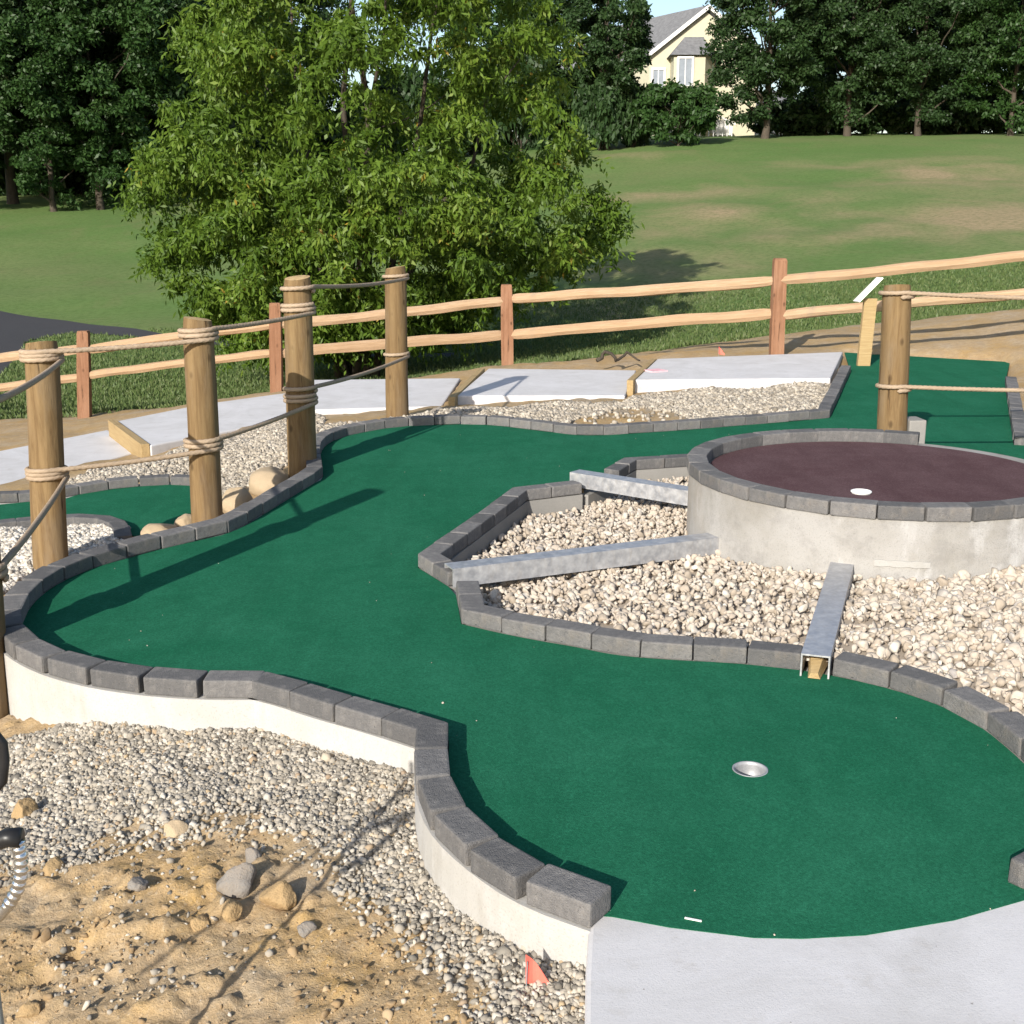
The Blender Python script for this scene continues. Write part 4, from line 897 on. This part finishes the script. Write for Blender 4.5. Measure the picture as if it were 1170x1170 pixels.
GT = 'trees in the woods at left'; GTR = 'trees in the row at right'
left = [(-70, 57, 1, 1.0, 'dark woodland tree just outside the left edge'), (12, 61, 3, .95, 'tall dark tree at the left edge of the picture'), (58, 58, 2, .84, 'mid green tree with a slim trunk on the left lawn edge'), (112, 59, 2, 1.0, 'mid green tree beside the slim one, nearest the large tree'), (170, 63, 0, 1.05, 'dark tree showing at the left edge of the large bright tree'),
        (-30, 72, 3, 1.1, 'dark tree deep in the woods at far left'), (40, 74, 1, 1.15, 'dark tree deep in the woods behind the slim trunks'), (110, 73, 3, 1.1, 'dark tree deep in the woods, left of the large bright tree'), (190, 75, 1, 1.1, 'dark tree deep in the woods behind the left edge of the large tree'),
        (255, 72, 0, 1.1, 'dark tree behind the left half of the large bright tree'), (325, 78, 0, 1.05, 'dark tree behind the middle of the large bright tree'), (560, 84, 2, 1.05, 'tree behind the right half of the large bright tree'), (645, 80, 1, .9, 'dark tree just left of the broad tree beside the house')]
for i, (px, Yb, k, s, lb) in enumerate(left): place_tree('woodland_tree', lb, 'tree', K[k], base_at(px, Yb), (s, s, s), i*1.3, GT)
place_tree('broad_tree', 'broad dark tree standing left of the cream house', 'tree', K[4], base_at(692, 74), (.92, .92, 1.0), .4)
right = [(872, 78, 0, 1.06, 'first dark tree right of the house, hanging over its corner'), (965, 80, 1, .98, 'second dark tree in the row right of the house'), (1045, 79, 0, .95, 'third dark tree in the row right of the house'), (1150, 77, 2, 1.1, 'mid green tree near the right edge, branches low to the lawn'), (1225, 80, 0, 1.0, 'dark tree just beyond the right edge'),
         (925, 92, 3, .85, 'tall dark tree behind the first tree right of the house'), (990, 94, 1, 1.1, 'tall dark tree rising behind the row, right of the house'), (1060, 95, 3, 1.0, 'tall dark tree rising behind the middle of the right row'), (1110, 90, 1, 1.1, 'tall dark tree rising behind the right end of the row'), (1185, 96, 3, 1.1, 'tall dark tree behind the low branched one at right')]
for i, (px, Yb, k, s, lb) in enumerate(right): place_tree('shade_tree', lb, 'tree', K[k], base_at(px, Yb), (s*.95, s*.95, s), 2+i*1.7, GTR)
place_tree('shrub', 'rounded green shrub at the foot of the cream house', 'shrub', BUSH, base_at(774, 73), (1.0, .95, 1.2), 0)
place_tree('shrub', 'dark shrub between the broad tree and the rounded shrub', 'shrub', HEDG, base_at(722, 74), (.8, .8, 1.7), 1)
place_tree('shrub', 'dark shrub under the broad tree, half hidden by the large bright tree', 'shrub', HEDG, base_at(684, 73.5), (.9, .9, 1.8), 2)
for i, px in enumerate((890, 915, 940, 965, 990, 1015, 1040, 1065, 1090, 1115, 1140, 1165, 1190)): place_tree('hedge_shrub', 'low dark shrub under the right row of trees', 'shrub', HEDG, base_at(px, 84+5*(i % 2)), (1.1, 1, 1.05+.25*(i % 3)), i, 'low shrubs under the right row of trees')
for i, (px, Yb) in enumerate(((-40, 66), (10, 67), (45, 66), (90, 67), (135, 67), (185, 68), (240, 70), (20, 80), (75, 80), (130, 80), (190, 80), (300, 78), (360, 80), (415, 82), (470, 84), (525, 78), (560, 80), (595, 77), (630, 80), (660, 78))): place_tree('hedge_shrub', 'dark undergrowth shrub in the woods at left', 'shrub', HEDG, base_at(px, Yb), (1.4, 1.2, 1.7+.5*(i % 3)), i*1.1, 'undergrowth in the woods at left')

# short grass blades over the near lawn
M['blade'] = mat_leaf('lawn_blades', [(0, (.065, .110, .030)), (.5, (.110, .160, .050)), (.85, (.165, .185, .08)), (1, (.26, .22, .12))], .3)
gy_ = 15.5+14*rng.random(190000)**1.7; gx_ = rng.uniform(-.47, .47, 190000)*gy_; kp = (grass_mask(gx_, gy_) > rng.uniform(.05, .9, 190000)); gx_, gy_ = gx_[kp], gy_[kp]
lf, rt_ = np.array([(p.x, p.y) for p in lo]), np.array([(p.x, p.y) for p in up]); kp = ~inpoly(gx_, gy_, [tuple(q) for q in lf]+[tuple(q) for q in rt_[::-1]]); gx_, gy_ = gx_[kp], gy_[kp]
cl = np.clip(.6+fbm(gx_*.9, gy_*.9, 3, 61)*.8, .2, 1.3); o = link('lawn_grass', leaf_mesh('lawn_grass', np.stack([gx_, gy_, hz(gx_, gy_)-.005], -1), .075, .022, 1.05, .35, None, 4), M['blade'])
tag(o, 'short lawn grass with a ragged edge along the dirt behind the fence', 'grass', kind='stuff')

# ------------------------------------------------------------------ house
HY = 98.0
def hp(px, py, Yv=HY): return PY(px, py, Yv)
g0 = hp(785, 128); base = Vector((g0.x, HY, gz(g0.x, HY)-.2)); th_ = thing('house', 'cream two storey house with a grey gabled roof seen between the trees', 'house', base)
gl = hp(739, 61); gp = hp(806, 10); W = (gp.x-gl.x)*2; ze = gl.z; zp = gp.z; x0 = gl.x+.2; x1 = gl.x+W-.2; xm = gp.x; dep = 12; sk = -.55    # ridge runs back and to the left
def hb(x, y, z): return (x+sk*(y-HY), y, z)
def quad_build(name, vs, fs, m, parent=th_): 
    o = MB().add(vs, fs).build(name, m, parent, base); bm = bmesh.new(); bm.from_mesh(o.data); bmesh.ops.recalc_face_normals(bm, faces=bm.faces[:]); bm.to_mesh(o.data); bm.free(); return o
zb = base.z-.5
quad_build('wall', [hb(x0, HY, zb), hb(x1, HY, zb), hb(x1, HY, ze), hb(xm, HY, zp-.15), hb(x0, HY, ze), hb(x0, HY+dep, zb), hb(x1, HY+dep, zb), hb(x1, HY+dep, ze), hb(xm, HY+dep, zp-.15), hb(x0, HY+dep, ze)],
           [(0, 1, 2, 3, 4), (9, 8, 7, 6, 5), (0, 5, 6, 1), (1, 6, 7, 2), (0, 4, 9, 5), (2, 7, 8, 3), (3, 8, 9, 4)], M['cream'])
ov = .35; sl_ = (zp-ze)/(xm-x0)
def roofp(xe, ye, dz): return [hb(xe, ye, ze-(abs(xe-xm)-(xm-x0))*sl_+dz)]
rv = []
for ye in (HY-ov, HY+dep+ov):
    for xe, dz in ((x0-ov, 0), (xm, 0), (x1+ov, 0), (x1+ov, .22), (xm, .22), (x0-ov, .22)):
        zz = zp-abs(xe-xm)*sl_; rv.append(hb(xe, ye, zz+dz))
rf = quad_build('roof', rv, [(0, 1, 4, 5), (1, 2, 3, 4), (6, 11, 10, 7), (7, 10, 9, 8), (0, 6, 7, 1), (1, 7, 8, 2), (5, 4, 10, 11), (4, 3, 9, 10), (0, 5, 11, 6), (2, 8, 9, 3)], M['shingle'])
tv = []
for xe in (x0-ov, xm, x1+ov):
    zz = zp-abs(xe-xm)*sl_
    for ye in (HY-ov-.08, HY-ov-.005):
        for dz in (-.06, .24): tv.append(hb(xe, ye, zz+dz))
quad_build('rake_board', tv, [(0, 4, 5, 1), (4, 8, 9, 5), (2, 3, 7, 6), (6, 7, 11, 10), (1, 5, 7, 3), (5, 9, 11, 7), (0, 2, 6, 4), (4, 6, 10, 8), (0, 1, 3, 2), (8, 10, 11, 9)], M['trim'])
vp = hp(764, 40, HY+4); MB().tube([(vp.x, HY+4, vp.z-1.4), (vp.x, HY+4, vp.z+.75)], .10, 10).build('vent_pipe', M['trim'], rf, base)
bx0, bx1 = hp(765, 100).x, hp(800, 100).x; bt = hp(770, 67).z; by = HY-2.2
quad_build('bay', [(bx0, by, zb), (bx1, by, zb), (bx1+1.3, HY+.3, zb), (bx0, HY+.3, zb), (bx0, by, bt), (bx1, by, bt), (bx1+1.3, HY+.3, bt), (bx0, HY+.3, bt)], [(0, 1, 5, 4), (1, 2, 6, 5), (3, 7, 6, 2), (0, 4, 7, 3), (4, 5, 6, 7)], M['cream'])
pk = bt+1.5
quad_build('bay_roof', [(bx0-.3, by-.3, bt+.003), (bx1+.3, by-.3, bt+.003), (bx1+1.7, HY+.2, bt+.003), (bx0-.3, HY+.2, bt+.003), (bx0+1.0, HY-.3, pk), (bx1+.1, HY-.3, pk), (bx1+.1, HY+.1, pk), (bx0+1.0, HY+.1, pk)], [(0, 1, 5, 4), (1, 2, 6, 5), (2, 3, 7, 6), (3, 0, 4, 7), (4, 5, 6, 7), (3, 2, 1, 0)], M['shingle'])
def window(xc, yv, zc_, ww, hh):
    f = MB(); f.box(xc-ww/2-.14, xc-ww/2, yv-.10, yv+.05, zc_-hh/2, zc_+hh/2); f.box(xc+ww/2, xc+ww/2+.14, yv-.10, yv+.05, zc_-hh/2, zc_+hh/2); f.box(xc-ww/2-.14, xc+ww/2+.14, yv-.11, yv+.05, zc_+hh/2, zc_+hh/2+.16); f.box(xc-ww/2-.18, xc+ww/2+.18, yv-.14, yv+.05, zc_-hh/2-.16, zc_-hh/2); f.box(xc-.03, xc+.03, yv-.07, yv+.02, zc_-hh/2, zc_+hh/2)
    o = f.build('window', M['trim'], th_, base); MB().box(xc-ww/2, xc+ww/2, yv-.04, yv+.03, zc_-hh/2, zc_+hh/2).build('pane', M['glass'], o, base)
wz = hp(776, 86); window(wz.x+.15, by, wz.z, .95, 1.9); w2 = hp(752, 92); window(w2.x, HY, w2.z, .8, 1.5)
# white deck stair beside the house
q0 = hp(818, 128, 95.5); dk = thing('deck_stair', 'white deck stair with railings at the right corner of the cream house', 'stair', (q0.x, 95.5, gz(q0.x, 95.5)))
d0 = Vector((q0.x, 95.5, gz(q0.x, 95.5)-.1)); mb = MB()
for k in range(6): mb.box(d0.x-1.4+.28*k, d0.x+1.1, 95.2, 96.4, d0.z+.2+.18*(5-k)-.002*k, d0.z+.38+.18*(5-k))
mb.build('steps', M['trim'], dk, d0)
mb = MB()
for k in range(9): x = d0.x-1.6+.34*k; mb.box(x, x+.07, 95.0, 95.07, d0.z+.1, d0.z+2.3-.16*k)
mb.add([(d0.x-1.7, 94.98, d0.z+2.3), (d0.x+1.4, 94.98, d0.z+.9), (d0.x+1.4, 95.09, d0.z+.9), (d0.x-1.7, 95.09, d0.z+2.3), (d0.x-1.7, 94.98, d0.z+2.42), (d0.x+1.4, 94.98, d0.z+1.02), (d0.x+1.4, 95.09, d0.z+1.02), (d0.x-1.7, 95.09, d0.z+2.42)], [(0, 1, 5, 4), (1, 2, 6, 5), (2, 3, 7, 6), (3, 0, 4, 7), (4, 5, 6, 7), (3, 2, 1, 0)])
mb.build('railing', M['trim'], dk, d0)
# pale garage glimpsed under the trees
q = PY(878, 118, 110); zb2 = gz(q.x, 110); gr = thing('garage', 'pale garage glimpsed under the trees right of the cream house', 'garage', (q.x, 110, zb2))
MB().box(q.x-2.2, q.x+2.2, 110, 115, zb2-.4, zb2+2.6).build('wall', M['trim'], gr, (q.x, 110, zb2))
MB().add([(q.x-2.5, 109.6, zb2+2.603), (q.x+2.5, 109.6, zb2+2.603), (q.x+2.5, 115.4, zb2+2.603), (q.x-2.5, 115.4, zb2+2.603), (q.x-2.5, 112.5, zb2+4), (q.x+2.5, 112.5, zb2+4)], [(0, 1, 5, 4), (2, 3, 4, 5), (0, 4, 3), (1, 2, 5), (3, 2, 1, 0)]).build('roof', M['shingle'], gr, (q.x, 110, zb2))
print('pavers', PAVN[0], 'stones', len(p1), len(p2), len(p3), len(p4), len(p5), len(p6), 'ground', len(X))
